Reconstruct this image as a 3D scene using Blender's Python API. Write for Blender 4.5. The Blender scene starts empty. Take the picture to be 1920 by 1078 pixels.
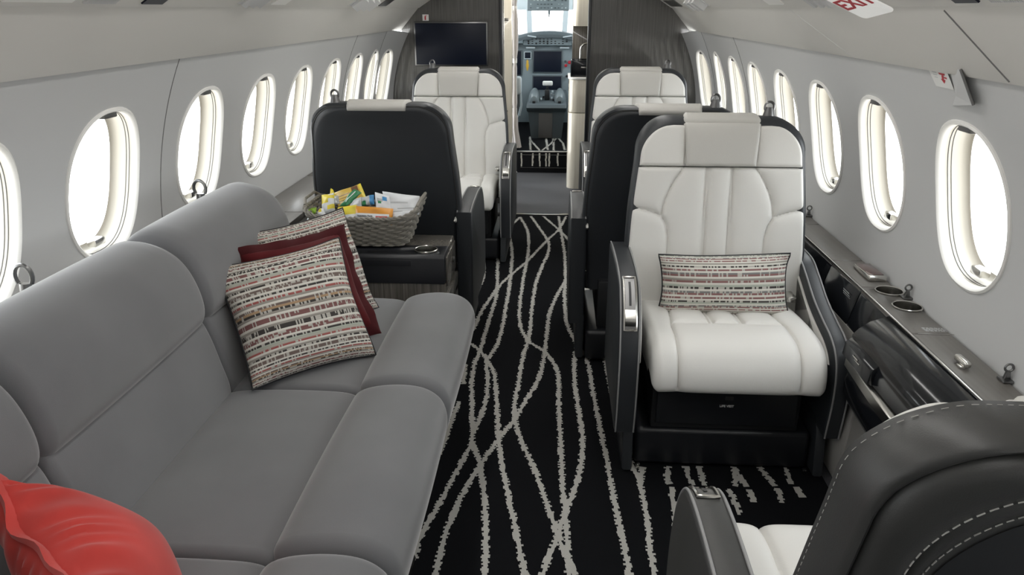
import bpy, bmesh, math, random
import numpy as np
from mathutils import Vector, Matrix
random.seed(7)
PI = math.pi
SC = bpy.context.scene
COL = SC.collection

# ------------------------------------------------------------------ camera, world, exposure
H = 1.40                                        # camera height above the cabin floor
PITCH, YAW, FPX = math.radians(20.484), math.radians(3.5226), 1400.0
fw = Vector((-math.sin(YAW)*math.cos(PITCH), math.cos(YAW)*math.cos(PITCH), -math.sin(PITCH)))
rt = Vector((math.cos(YAW), math.sin(YAW), 0))
up = rt.cross(fw)
cam = bpy.data.objects.new('camera', bpy.data.cameras.new('camera'))
COL.objects.link(cam)
cam.data.sensor_width = 36.0
cam.data.lens = FPX/1920*36.0
cam.data.clip_start = 0.02
M = Matrix.Identity(4)
for i in range(3):
    M[i][0], M[i][1], M[i][2] = rt[i], up[i], -fw[i]
M[2][3] = H
cam.matrix_world = M
SC.camera = cam

world = bpy.data.worlds.new('daylight'); SC.world = world
world.use_nodes = True
wn = world.node_tree.nodes; wl = world.node_tree.links
bgn = wn['Background']
wtc = wn.new('ShaderNodeTexCoord'); wsep = wn.new('ShaderNodeSeparateXYZ')
wramp = wn.new('ShaderNodeValToRGB')
wramp.color_ramp.elements[0].position = 0.30; wramp.color_ramp.elements[0].color = (0.80, 0.78, 0.74, 1)   # bright concrete apron
wramp.color_ramp.elements[1].position = 0.62; wramp.color_ramp.elements[1].color = (0.93, 0.97, 1.0, 1)    # hazy sky
wmap = wn.new('ShaderNodeMapRange'); wmap.inputs['From Min'].default_value = -1; wmap.inputs['From Max'].default_value = 1
wl.new(wtc.outputs['Generated'], wsep.inputs[0]); wl.new(wsep.outputs['Z'], wmap.inputs['Value'])
wl.new(wmap.outputs['Result'], wramp.inputs['Fac']); wl.new(wramp.outputs['Color'], bgn.inputs['Color'])
bgn.inputs['Strength'].default_value = 2.7

SC.view_settings.view_transform = 'Standard'
SC.view_settings.look = 'None'
SC.view_settings.gamma = 1.0
SC.view_settings.use_curve_mapping = False
SC.view_settings.exposure = 1.27
SC.cycles.max_bounces = 10
SC.cycles.diffuse_bounces = 6
SC.cycles.glossy_bounces = 4
SC.cycles.transparent_max_bounces = 12
SC.cycles.sample_clamp_indirect = 8.0
SC.cycles.caustics_reflective = False
SC.cycles.caustics_refractive = False
SC.cycles.use_denoising = True

def P(x, y, X=None, Y=None, Z=None):            # where the sight line through a photo pixel meets a plane of the cabin
    d = fw + rt*((x-960)/FPX) + up*((539-y)/FPX)
    if X is not None: t = X/d.x
    elif Y is not None: t = Y/d.y
    else: t = (Z-H)/d.z
    return Vector((0, 0, H)) + d*t

# ------------------------------------------------------------------ materials
def mat(name, col, rough=0.5, metal=0.0, spec=0.5, coat=0.0, sheen=0.0, noise=0.0, nscale=40.0, bump=0.0, bscale=300.0, emit=None, estr=1.0):
    m = bpy.data.materials.new(name); m.use_nodes = True
    nt = m.node_tree; b = nt.nodes['Principled BSDF']
    b.inputs['Base Color'].default_value = (*col, 1)
    b.inputs['Roughness'].default_value = rough
    b.inputs['Metallic'].default_value = metal
    b.inputs['Specular IOR Level'].default_value = spec
    b.inputs['Coat Weight'].default_value = coat
    b.inputs['Coat Roughness'].default_value = 0.06
    if sheen:
        b.inputs['Sheen Weight'].default_value = sheen
        b.inputs['Sheen Roughness'].default_value = 0.45
    tc = nt.nodes.new('ShaderNodeTexCoord')
    if noise:
        n = nt.nodes.new('ShaderNodeTexNoise'); n.inputs['Scale'].default_value = nscale; n.inputs['Detail'].default_value = 4
        mx = nt.nodes.new('ShaderNodeMix'); mx.data_type = 'RGBA'
        mx.inputs[6].default_value = (*[c*(1-noise) for c in col], 1); mx.inputs[7].default_value = (*[min(1, c*(1+noise)) for c in col], 1)
        nt.links.new(tc.outputs['Object'], n.inputs['Vector']); nt.links.new(n.outputs['Fac'], mx.inputs[0])
        nt.links.new(mx.outputs[2], b.inputs['Base Color'])
    if bump:
        n2 = nt.nodes.new('ShaderNodeTexNoise'); n2.inputs['Scale'].default_value = bscale; n2.inputs['Detail'].default_value = 2
        bp = nt.nodes.new('ShaderNodeBump'); bp.inputs['Strength'].default_value = bump; bp.inputs['Distance'].default_value = 0.002
        nt.links.new(tc.outputs['Object'], n2.inputs['Vector']); nt.links.new(n2.outputs['Fac'], bp.inputs['Height'])
        nt.links.new(bp.outputs['Normal'], b.inputs['Normal'])
    if emit:
        b.inputs['Emission Color'].default_value = (*emit, 1); b.inputs['Emission Strength'].default_value = estr
    return m

def veneer(name, c0, c1, axis_scale, rough=0.25, coat=0.5):
    m = bpy.data.materials.new(name); m.use_nodes = True
    nt = m.node_tree; b = nt.nodes['Principled BSDF']
    tc = nt.nodes.new('ShaderNodeTexCoord'); mp = nt.nodes.new('ShaderNodeMapping'); mp.inputs['Scale'].default_value = axis_scale
    n = nt.nodes.new('ShaderNodeTexNoise'); n.inputs['Scale'].default_value = 1.0; n.inputs['Detail'].default_value = 5
    mx = nt.nodes.new('ShaderNodeMix'); mx.data_type = 'RGBA'; mx.inputs[6].default_value = (*c0, 1); mx.inputs[7].default_value = (*c1, 1)
    nt.links.new(tc.outputs['Object'], mp.inputs['Vector']); nt.links.new(mp.outputs[0], n.inputs['Vector'])
    rp = nt.nodes.new('ShaderNodeMapRange'); rp.inputs['From Min'].default_value = 0.32; rp.inputs['From Max'].default_value = 0.68
    nt.links.new(n.outputs['Fac'], rp.inputs['Value']); nt.links.new(rp.outputs['Result'], mx.inputs[0]); nt.links.new(mx.outputs[2], b.inputs['Base Color'])
    b.inputs['Roughness'].default_value = rough; b.inputs['Coat Weight'].default_value = coat; b.inputs['Coat Roughness'].default_value = 0.04
    return m

def stripes(name, seed, rows, palette):
    """woven striped cloth: rows of coloured weft broken into short dashes, in the cushion's own UV"""
    m = bpy.data.materials.new(name); m.use_nodes = True
    nt = m.node_tree; N = nt.nodes; L = nt.links; b = N['Principled BSDF']
    b.inputs['Roughness'].default_value = 0.85; b.inputs['Specular IOR Level'].default_value = 0.2
    uv = N.new('ShaderNodeUVMap'); uv.uv_map = 'UVMap'
    sp = N.new('ShaderNodeSeparateXYZ'); L.new(uv.outputs[0], sp.inputs[0])
    def math_(op, a, bv=None, c=None):
        n = N.new('ShaderNodeMath'); n.operation = op
        for i, v in enumerate((a, bv, c)):
            if v is None: continue
            if isinstance(v, (int, float)): n.inputs[i].default_value = v
            else: L.new(v, n.inputs[i])
        return n.outputs[0]
    vs = math_('MULTIPLY', sp.outputs['Y'], rows)
    row = math_('FLOOR', vs)
    ramp = N.new('ShaderNodeValToRGB'); ramp.color_ramp.interpolation = 'CONSTANT'
    els = ramp.color_ramp.elements
    k = len(palette)
    for i, c in enumerate(palette):             # one stop per weft row; its alpha is how much of the row is thread
        e = els[i] if i < 2 else els.new(i/k)
        e.position = i/k; e.color = c
    L.new(math_('DIVIDE', math_('ADD', math_('MODULO', math_('ADD', row, seed*4), float(k)), 0.5), float(k)), ramp.inputs['Fac'])
    cell = math_('FLOOR', math_('MULTIPLY', sp.outputs['X'], 130.0))
    w2 = N.new('ShaderNodeTexWhiteNoise'); w2.noise_dimensions = '2D'
    cv = N.new('ShaderNodeCombineXYZ'); L.new(cell, cv.inputs[0]); L.new(math_('FLOOR', math_('DIVIDE', row, 2.0)), cv.inputs[1]); L.new(cv.outputs[0], w2.inputs['Vector'])
    # long waves along the row make the dashes run together in places
    nz = N.new('ShaderNodeTexNoise'); nz.noise_dimensions = '2D'; nz.inputs['Scale'].default_value = 1.0
    cv2 = N.new('ShaderNodeCombineXYZ'); L.new(math_('MULTIPLY', sp.outputs['X'], 9.0), cv2.inputs[0]); L.new(math_('MULTIPLY', row, 7.3), cv2.inputs[1]); L.new(cv2.outputs[0], nz.inputs['Vector'])
    dens = math_('ADD', ramp.outputs['Alpha'], math_('MULTIPLY', math_('SUBTRACT', nz.outputs['Fac'], 0.5), 0.6))
    dash = math_('LESS_THAN', w2.outputs['Value'], dens)
    mx = N.new('ShaderNodeMix'); mx.data_type = 'RGBA'; mx.inputs[6].default_value = (0.46, 0.44, 0.40, 1)
    L.new(dash, mx.inputs[0]); L.new(ramp.outputs['Color'], mx.inputs[7])
    L.new(mx.outputs[2], b.inputs['Base Color'])
    bp = N.new('ShaderNodeBump'); bp.inputs['Strength'].default_value = 0.5; bp.inputs['Distance'].default_value = 0.002
    L.new(math_('PINGPONG', vs, 0.5), bp.inputs['Height']); L.new(bp.outputs[0], b.inputs['Normal'])
    return m

MT = {}
MT['wall'] = mat('wall_lining', (0.58, 0.585, 0.585), 0.42, bump=0.03, bscale=500)
MT['valance'] = mat('valance_lining', (0.68, 0.665, 0.63), 0.5, bump=0.03, bscale=500)
MT['trimwhite'] = mat('white_trim', (0.85, 0.84, 0.81), 0.3)
MT['cream'] = mat('cream_reveal', (0.46, 0.43, 0.37), 0.35)
MT['seam'] = mat('seam_grey', (0.16, 0.16, 0.155), 0.7)  # plain dark grey of joints, tracks and edges
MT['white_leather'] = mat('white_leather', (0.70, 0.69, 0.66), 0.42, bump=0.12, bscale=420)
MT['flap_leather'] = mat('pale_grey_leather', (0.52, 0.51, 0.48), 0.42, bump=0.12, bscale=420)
MT['black_leather'] = mat('black_leather', (0.024, 0.027, 0.031), 0.42, bump=0.15, bscale=420)
MT['charcoal_leather'] = mat('charcoal_leather', (0.042, 0.042, 0.041), 0.42, bump=0.1, bscale=600)
MT['black_plain'] = mat('black_fabric', (0.010, 0.011, 0.013), 0.65)
MT['piping'] = mat('grey_piping', (0.27, 0.27, 0.27), 0.45)
MT['thread'] = mat('grey_thread', (0.45, 0.44, 0.42), 0.7)
MT['suede'] = mat('grey_suede', (0.155, 0.156, 0.162), 0.9, spec=0.15, sheen=0.55, noise=0.18, nscale=6, bump=0.1, bscale=700)
MT['red'] = mat('red_velvet', (0.47, 0.045, 0.037), 0.75, spec=0.15, sheen=0.25, noise=0.38, nscale=9)
MT['burgundy'] = mat('burgundy_velvet', (0.085, 0.008, 0.010), 0.8, spec=0.15, sheen=0.12, noise=0.25, nscale=16)
MT['burgundy_dark'] = mat('dark_burgundy_flange', (0.055, 0.005, 0.007), 0.75, spec=0.2, sheen=0.1, noise=0.2, nscale=20)
MT['gloss_black'] = mat('gloss_black_lacquer', (0.008, 0.009, 0.011), 0.13, spec=0.3, coat=0.08)
MT['satin_black'] = mat('satin_black', (0.012, 0.013, 0.016), 0.35)
MT['ledge'] = veneer('taupe_veneer', (0.125, 0.115, 0.105), (0.150, 0.142, 0.130), (70, 4, 70), 0.36, 0.08)
MT['veneer'] = veneer('grey_wood_veneer', (0.058, 0.056, 0.053), (0.112, 0.109, 0.103), (150, 150, 3), 0.25, 0.8)
MT['veneer_h'] = veneer('console_wood_veneer', (0.070, 0.064, 0.056), (0.145, 0.134, 0.118), (150, 150, 4), 0.25, 0.5)
MT['veneer_pale'] = veneer('pale_gloss_veneer', (0.64, 0.585, 0.48), (0.74, 0.69, 0.58), (60, 60, 2), 0.12, 0.8)
MT['taupe_panel'] = mat('taupe_panel', (0.36, 0.35, 0.33), 0.4)
MT['chrome'] = mat('brushed_steel', (0.62, 0.61, 0.58), 0.2, metal=1.0)
MT['dark_metal'] = mat('dark_metal', (0.2, 0.2, 0.2), 0.3, metal=1.0)
MT['shade_pull'] = mat('shade_pull_grey', (0.085, 0.085, 0.085), 0.35)
MT['screen'] = mat('dark_screen', (0.006, 0.009, 0.020), 0.38, spec=0.25)
MT['phone_screen'] = mat('dim_brown_screen', (0.10, 0.055, 0.05), 0.1, coat=0.6)
MT['carpet'] = mat('black_carpet', (0.0075, 0.008, 0.0095), 0.95, spec=0.1, bump=0.9, bscale=900, noise=0.4, nscale=500)
MT['carpet_line'] = mat('pale_carpet_line', (0.52, 0.51, 0.475), 0.95, spec=0.1, bump=0.9, bscale=700, noise=0.25, nscale=400)
MT['grey_floor'] = mat('grey_vinyl_floor', (0.075, 0.077, 0.085), 0.6, noise=0.1, nscale=60)
MT['wicker'] = mat('grey_wicker', (0.24, 0.225, 0.195), 0.7, noise=0.3, nscale=60)
MT['sign_white'] = mat('white_sign', (0.80, 0.80, 0.78), 0.35)
MT['sign_red'] = mat('red_print', (0.48, 0.02, 0.035), 0.5)
MT['print_grey'] = mat('pale_print', (0.55, 0.56, 0.57), 0.5)
MT['print_black'] = mat('black_print', (0.02, 0.02, 0.025), 0.5)
MT['cockpit'] = mat('cockpit_grey', (0.23, 0.28, 0.30), 0.5)
MT['cockpit_dark'] = mat('cockpit_slate', (0.085, 0.105, 0.115), 0.45)
MT['cockpit_light'] = mat('cockpit_pale', (0.55, 0.62, 0.65), 0.45)
MT['cloth_pale'] = mat('pale_curtain', (0.50, 0.48, 0.48), 0.85, sheen=0.2)
MT['yellow'] = mat('yellow_paint', (0.70, 0.42, 0.04), 0.4)
gm = bpy.data.materials.new('window_glass'); gm.use_nodes = True
nt = gm.node_tree; nt.nodes.clear()
o_ = nt.nodes.new('ShaderNodeOutputMaterial'); t_ = nt.nodes.new('ShaderNodeBsdfTransparent'); g_ = nt.nodes.new('ShaderNodeBsdfGlossy'); g_.inputs['Roughness'].default_value = 0.03
x_ = nt.nodes.new('ShaderNodeMixShader'); x_.inputs[0].default_value = 0.05
t_.inputs['Color'].default_value = (0.97, 0.98, 0.98, 1)
nt.links.new(t_.outputs[0], x_.inputs[1]); nt.links.new(g_.outputs[0], x_.inputs[2]); nt.links.new(x_.outputs[0], o_.inputs[0])
MT['glass'] = gm
CR = (0.64, 0.62, 0.565, 1.3); DK = (0.055, 0.05, 0.047, .62); BR_ = (0.17, 0.13, 0.115, .7); RD = (0.33, 0.105, 0.095, .8); TP = (0.30, 0.28, 0.25, 1.2); BG = (0.42, 0.40, 0.35, 1.2); RS = (0.20, 0.10, 0.095, .68); SN = (0.38, 0.26, 0.16, .9); GN = (0.40, 0.43, 0.37, 1.2)
PAL = [CR, BR_, BR_, CR, DK, TP, CR, RD, BG, GN, DK, CR, RS, RS, CR, DK, DK, TP, CR, RS, RS, CR, TP, DK, SN, BR_, CR, TP, RD, CR, DK]
RS2 = (0.24, 0.125, 0.12, .75); GY = (0.20, 0.20, 0.195, .7)
PALR = [CR, RS2, CR, RS2, GY, CR, GN, DK, CR, RS2, CR, RS2, GY, CR, DK, GN, CR, RS2, TP, CR, RS2, GY, CR, RS2, CR, DK, CR, TP]
MT['stripe_a'] = stripes('woven_stripes_front', 3, 84, PAL)
MT['stripe_b'] = stripes('woven_stripes_rear', 8, 84, PAL)
MT['stripe_c'] = stripes('woven_stripes_lumbar', 5, 46, PALR)

# ------------------------------------------------------------------ object helpers
def thing(name, label, cat, loc=(0, 0, 0), rotz=0.0, group=None, kind=None):
    o = bpy.data.objects.new(name, None); COL.objects.link(o)
    o.empty_display_size = 0.05
    o.location = loc; o.rotation_euler = (0, 0, rotz)
    if label: o['label'] = label
    if cat: o['category'] = cat
    if group: o['group'] = group
    if kind: o['kind'] = kind
    o['origin'] = list(loc) + [rotz]
    return o

def tag(o, label, cat, group=None, kind=None):
    if label: o['label'] = label
    if cat: o['category'] = cat
    if group: o['group'] = group
    if kind: o['kind'] = kind
    return o

def shift(parent):
    """world position of a parent chain (things are only moved and turned about z)"""
    return parent

class MB:
    def __init__(s): s.v = []; s.f = []; s.m = []; s.uv = None
    def add(s, vs, fs, mi=0):
        b = len(s.v); s.v += [tuple(p) for p in vs]
        for f in fs: s.f.append(tuple(i+b for i in f)); s.m.append(mi)
        return s
    def box(s, c, d, bev=0.0, seg=2, mi=0, rot=None):
        bm = bmesh.new(); bmesh.ops.create_cube(bm, size=1.0)
        bmesh.ops.scale(bm, vec=Vector(d), verts=bm.verts)
        if bev: bmesh.ops.bevel(bm, geom=bm.edges[:], offset=min(bev, 0.49*min(d)), segments=seg, affect='EDGES', profile=0.5)
        mm = Matrix.Translation(Vector(c)) @ (rot.to_4x4() if rot else Matrix.Identity(4))
        bmesh.ops.transform(bm, matrix=mm, verts=bm.verts)
        return s.bm(bm, mi)
    def bm(s, bm, mi=0):
        bm.verts.index_update()
        s.add([v.co[:] for v in bm.verts], [[v.index for v in f.verts] for f in bm.faces], mi); bm.free(); return s
    def prism(s, poly, axis, a, b, bev=0.0, seg=2, mi=0):
        """poly: 2-D points; axis 'x': (y,z) extruded a..b in x; 'y': (x,z); 'z': (x,y)"""
        def p3(p, t):
            return {'x': (t, p[0], p[1]), 'y': (p[0], t, p[1]), 'z': (p[0], p[1], t)}[axis]
        bm = bmesh.new()
        va = [bm.verts.new(p3(p, a)) for p in poly]; vb = [bm.verts.new(p3(p, b)) for p in poly]
        n = len(poly)
        fa = bm.faces.new(va); fb = bm.faces.new(vb[::-1])
        for i in range(n): bm.faces.new((va[i], vb[i], vb[(i+1) % n], va[(i+1) % n]))
        bmesh.ops.recalc_face_normals(bm, faces=bm.faces)
        if bev:
            es = list(set(fa.edges[:]+fb.edges[:]))
            bmesh.ops.bevel(bm, geom=es, offset=bev, segments=seg, affect='EDGES', profile=0.5)
        return s.bm(bm, mi)
    def grid(s, pts, close_u=False, close_v=False, mi=0):
        """pts[i][j]"""
        nu, nv = len(pts), len(pts[0]); b = len(s.v)
        for r_ in pts: s.v += [tuple(p) for p in r_]
        for i in range(nu if close_u else nu-1):
            for j in range(nv if close_v else nv-1):
                s.f.append((b+i*nv+j, b+((i+1) % nu)*nv+j, b+((i+1) % nu)*nv+(j+1) % nv, b+i*nv+(j+1) % nv)); s.m.append(mi)
        return s
    def loft(s, rings, cap=True, mi=0):
        b = len(s.v); n = len(rings[0]); s.grid(rings, close_v=True, mi=mi)
        if cap:
            s.f.append(tuple(b+i for i in range(n))); s.m.append(mi)
            e = b+(len(rings)-1)*n
            s.f.append(tuple(e+i for i in range(n))[::-1]); s.m.append(mi)
        return s
    def tube(s, path, r, n=8, closed=False, mi=0, cap=True):
        P_ = [Vector(p) for p in path]; k = len(P_); rings = []
        t0 = (P_[1]-P_[0]).normalized(); nrm = t0.orthogonal().normalized()
        for i in range(k):
            if closed: t = (P_[(i+1) % k]-P_[i-1]).normalized()
            else: t = (P_[min(i+1, k-1)]-P_[max(i-1, 0)]).normalized()
            nrm = (nrm - t*nrm.dot(t)).normalized(); bn = t.cross(nrm)
            rr = r[i] if isinstance(r, (list, tuple)) else r
            rings.append([P_[i]+(nrm*math.cos(a)+bn*math.sin(a))*rr for a in [2*PI*j/n for j in range(n)]])
        if closed: rings.append(rings[0])
        return s.loft(rings, cap and not closed, mi)
    def lathe(s, prof, c=(0, 0, 0), n=24, mi=0, cap=False):
        c = Vector(c)
        return s.loft([[c+Vector((r*math.cos(2*PI*j/n), r*math.sin(2*PI*j/n), z)) for j in range(n)] for r, z in prof], cap, mi)
    def build(s, name, mats, parent=None, world=True, smooth=True, uvs=None, sharp=40):
        """world=True: coordinates are cabin coordinates even when the parent sits elsewhere"""
        me = bpy.data.meshes.new(name)
        vs = s.v
        if parent is not None and world:
            mw = world_of(parent).inverted(); vs = [tuple(mw @ Vector(p)) for p in vs]
        me.from_pydata(vs, [], s.f)
        if not isinstance(mats, (list, tuple)): mats = [mats]
        for m_ in mats: me.materials.append(m_)
        if len(mats) > 1: me.polygons.foreach_set('material_index', s.m)
        bm = bmesh.new(); bm.from_mesh(me); bmesh.ops.remove_doubles(bm, verts=bm.verts, dist=1e-5) if uvs is None else None
        if uvs is None: bmesh.ops.recalc_face_normals(bm, faces=bm.faces)
        bm.to_mesh(me); bm.free()
        if smooth:
            me.polygons.foreach_set('use_smooth', [True]*len(me.polygons))
            me.set_sharp_from_angle(angle=math.radians(sharp))
        if uvs is not None:
            ul = me.uv_layers.new(name='UVMap')
            for lp in me.loops: ul.data[lp.index].uv = uvs[lp.vertex_index]
        o = bpy.data.objects.new(name, me); COL.objects.link(o)
        if parent is not None: o.parent = parent
        return o

def world_of(o):
    m = Matrix.Identity(4)
    while o is not None:
        m = Matrix.LocRotScale(o.location, o.rotation_euler if o.rotation_mode != 'QUATERNION' else o.rotation_quaternion, o.scale) @ m
        o = o.parent
    return m

def copy_tree(o, parent=None):
    c = o.copy(); COL.objects.link(c)
    if parent is not None: c.parent = parent
    for ch in list(o.children): copy_tree(ch, c)
    return c

def text_mb(txt, size, mi=0, depth=0.0006, bold=True):
    cu = bpy.data.curves.new('t', 'FONT'); cu.body = txt; cu.size = size; cu.extrude = depth; cu.align_x = 'CENTER'; cu.align_y = 'CENTER'
    if bold: cu.offset = size*0.015
    ob = bpy.data.objects.new('t', cu); COL.objects.link(ob)
    dg = bpy.context.evaluated_depsgraph_get(); me = ob.evaluated_get(dg).to_mesh()
    mb = MB(); mb.add([v.co[:] for v in me.vertices], [list(p.vertices) for p in me.polygons], mi)
    ob.evaluated_get(dg).to_mesh_clear(); bpy.data.objects.remove(ob); bpy.data.curves.remove(cu)
    return mb

def xform(mb, m):
    mb.v = [tuple(m @ Vector(p)) for p in mb.v]; return mb
def frame(c, xd, zd):
    """frame with x along xd, z along zd, -y towards the viewer"""
    x = Vector(xd).normalized(); z = Vector(zd); z = (z-x*z.dot(x)).normalized(); y = z.cross(x)
    m = Matrix.Identity(4)
    for i in range(3): m[i][0], m[i][1], m[i][2], m[i][3] = x[i], y[i], z[i], c[i]
    return m
TXT = Matrix.Rotation(PI/2, 4, 'X')             # text lying in xy stands up in xz facing -y

def catmull(pts, n=6, closed=False):
    P_ = [np.array(p, float) for p in pts]; k = len(P_); out = []
    rng = range(k) if closed else range(k-1)
    for i in rng:
        p0 = P_[i-1] if (closed or i > 0) else 2*P_[0]-P_[1]
        p1 = P_[i]; p2 = P_[(i+1) % k]
        p3 = P_[(i+2) % k] if (closed or i+2 < k) else 2*P_[-1]-P_[-2]
        for j in range(n):
            t = j/n
            out.append(0.5*((2*p1)+(-p0+p2)*t+(2*p0-5*p1+4*p2-p3)*t*t+(-p0+3*p1-3*p2+p3)*t**3))
    if not closed: out.append(P_[-1])
    return [tuple(float(c) for c in q) for q in out]

# ------------------------------------------------------------------ cabin shell
CX, CZ, RC = -0.12, 0.70, 1.17
PHI0 = math.asin((0.52-CZ)/RC); PHI1 = math.asin((1.27-CZ)/RC)
Y0, Y1 = -1.2, 5.62
YB = 5.58                                       # face of the forward bulkhead
def taper(y): return 0.0 if y < 5.1 else 0.07*min(1, (y-5.1)/0.5)**1.3
def wpt(side, y, phi, off=0.0):
    r_ = RC-taper(y)-off
    return (CX+side*r_*math.cos(phi), y, CZ+r_*math.sin(phi))
WIN = {-1: [-0.60, -0.08, 0.44, 0.96, 1.46, 1.985, 2.575, 3.11, 3.62, 4.13, 4.625, 5.06, 5.345],
        1: [-0.70, -0.18, 0.34, 0.84, 1.34, 1.87, 2.42, 2.945, 3.465, 3.975, 4.46, 4.93, 5.345]}
HW, HPHI, PHIC = 0.168, math.radians(10.1), math.radians(11.9)
def oval(t, k=1.0, e=2.35):
    c, s_ = math.cos(t), math.sin(t)
    return (math.copysign(abs(c)**(2/e), c)*k, math.copysign(abs(s_)**(2/e), s_)*k)
NS = 16
def square_pts():
    o = []
    for i in range(NS): o.append((1, -1+2*i/NS))
    for i in range(NS): o.append((1-2*i/NS, 1))
    for i in range(NS): o.append((-1, 1-2*i/NS))
    for i in range(NS): o.append((-1+2*i/NS, -1))
    return o
SQ = square_pts()
def wall(side):
    mb = MB(); ws = WIN[side]
    hw = lambda y: HW if y < 4.9 else 0.125
    bounds = [Y0]+[0.5*(a+b) for a, b in zip(ws, ws[1:])]+[Y1]
    for k, yc in enumerate(ws):
        ya, yb = bounds[k], bounds[k+1]
        rings = []
        for q in (0, .06, .15, .3, .5, .75, 1.0):
            ring = []
            for (sx, sy) in SQ:
                t = math.atan2(sy, sx); ou, ov = oval(t)
                oy, op = yc+hw(yc)*ou, PHIC+HPHI*ov
                ry = (ya+yb)/2+(yb-ya)/2*sx; rp = (PHI0+PHI1)/2+(PHI1-PHI0)/2*sy
                ring.append(wpt(side, oy+(ry-oy)*q, op+(rp-op)*q))
            rings.append(ring)
        mb.grid(rings, close_v=True)
    # below the windows down to the floor
    phf = math.asin((0.0-CZ)/RC)
    ys = [Y0+(Y1-Y0)*i/24 for i in range(25)]
    mb.grid([[(wpt(side, y, PHI0)[0], y, wpt(side, y, PHI0)[2]*j/6) for j in range(7)] for y in ys])
    o = mb.build('wall_left' if side < 0 else 'wall_right', MT['wall'])
    o['kind'] = 'structure'
    # lining joints
    for y in ([2.28, 4.4, 5.14] if side < 0 else [1.30, 4.2, 5.14]):
        tb = MB(); tb.tube([wpt(side, y+0.02*math.sin(j/6), PHI0+(PHI1-PHI0)*j/16, 0.0002) for j in range(17)], 0.0016, 6)
        tb.build('panel_joint', MT['seam'], o)
    return o
for sd in (-1, 1): wall(sd)

wcount = 0
def window(side, yc):
    global wcount; wcount += 1
    hw = HW if yc < 4.9 else 0.125
    root = thing('window_%d' % wcount, None, None, wpt(side, yc, PHIC), 0, kind='structure')
    T = [2*PI*i/56 for i in range(56)]
    def ring(k, off):
        return [wpt(side, yc+hw*oval(t, k)[0], PHIC+HPHI*oval(t, k)[1], off) for t in T]
    fr = MB(); fr.grid([ring(1.062, -0.001), ring(1.058, 0.004), ring(1.03, 0.007), ring(1.0, 0.003), ring(0.985, -0.004), ring(0.975, -0.012)], close_v=True)
    fr.build('window_frame', MT['trimwhite'], root)
    rv = MB(); rv.grid([ring(0.976, -0.011), ring(0.975, -0.03), ring(0.972, -0.042), ring(0.965, -0.054), ring(0.945, -0.063), ring(0.915, -0.068), ring(0.88, -0.070)], close_v=True)
    rv.build('reveal', MT['cream'], root)
    for d in (-0.020, -0.029):
        g = MB(); pts = [p for p in ring(0.973, d)]
        g.tube(pts, 0.0012, 5, closed=True); g.build('shade_track', MT['seam'], root)
    pn = MB(); rr = ring(0.89, -0.0698); c = wpt(side, yc, PHIC, -0.0698)
    pn.grid([rr, [tuple(Vector(c)+(Vector(p)-Vector(c))*.5) for p in rr]], close_v=True)
    pn.add([c]+[tuple(Vector(c)+(Vector(p)-Vector(c))*.5) for p in rr], [(0, 1+i, 1+(i+1) % 56) for i in range(56)])
    pn.build('pane', MT['glass'], root)
    # shade pull at the top and latch at the bottom
    top = Vector(wpt(side, yc, PHIC+HPHI*0.93, -0.014))
    h = MB(); h.box(top, (0.030, 0.060, 0.016), 0.004); h.build('shade_pull', MT['shade_pull'], root)
    if yc < 4:
        bot = Vector(wpt(side, yc, PHIC-HPHI*0.90, -0.034))
        b_ = MB(); b_.box(bot+Vector((0, 0, 0.012)), (0.028, 0.05, 0.022), 0.005); b_.build('lower_latch', MT['chrome'], root)
    # portal that guides the daylight through this pane
    la = bpy.data.lights.new('daylight_portal', 'AREA'); la.shape = 'RECTANGLE'; la.size = 0.42; la.size_y = 2*hw
    la.cycles.is_portal = True
    lo = bpy.data.objects.new('daylight_portal', la); COL.objects.link(lo)
    n = Vector((-side*math.cos(PHIC), 0, -math.sin(PHIC)))
    lo.location = Vector(wpt(side, yc, PHIC, -0.115))
    x = Vector((0, 0, 1)); x = (x-n*x.dot(n)).normalized(); y = (-n).cross(x)
    m = Matrix.Identity(4)
    for i in range(3): m[i][0], m[i][1], m[i][2], m[i][3] = x[i], y[i], -n[i], lo.location[i]
    lo.matrix_world = m
for sd in (-1, 1):
    for yc in WIN[sd]: window(sd, yc)

# ceiling with its two sloped valances
xw = RC*math.cos(PHI1)
CE = [(xw+0.02, 1.262), (xw-0.006, 1.259), (xw-0.012, 1.264), (0.893, 1.397), (0.886, 1.404), (0.880, 1.404), (0.872, 1.410), (0.79, 1.462), (0.70, 1.51), (0.55, 1.62), (0.40, 1.70), (0.2, 1.75), (0, 1.765)]
prof = [(CX+x, z) for x, z in CE]+[(CX-x, z) for x, z in CE[-2::-1]]
mb = MB(); ys = [Y0+(Y1-Y0)*i/30 for i in range(31)]
mb.grid([[(x, y, z) for x, z in prof] for y in ys])
ceil = mb.build('ceiling', MT['valance'], sharp=25); ceil['kind'] = 'structure'
def valance_pt(side, y, t, off=0.0):            # t 0 at the wall crease, 1 at the upper edge
    x0, z0 = xw-0.012, 1.264; x1, z1 = 0.893, 1.397
    nx, nz = -(z1-z0), -(x0-x1); l = math.hypot(nx, nz)
    return Vector((CX+side*(x0+(x1-x0)*t+off*nx/l), y, z0+(z1-z0)*t+off*nz/l))
def ceil_pt(side, y, t, off=0.0):               # t 0 at the edge over the valance, 1 further in
    x0, z0 = 0.872, 1.410; x1, z1 = 0.79, 1.462
    nx, nz = -(z1-z0), -(x0-x1); l = math.hypot(nx, nz)
    return Vector((CX+side*(x0+(x1-x0)*t+off*nx/l), y, z0+(z1-z0)*t+off*nz/l))
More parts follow.
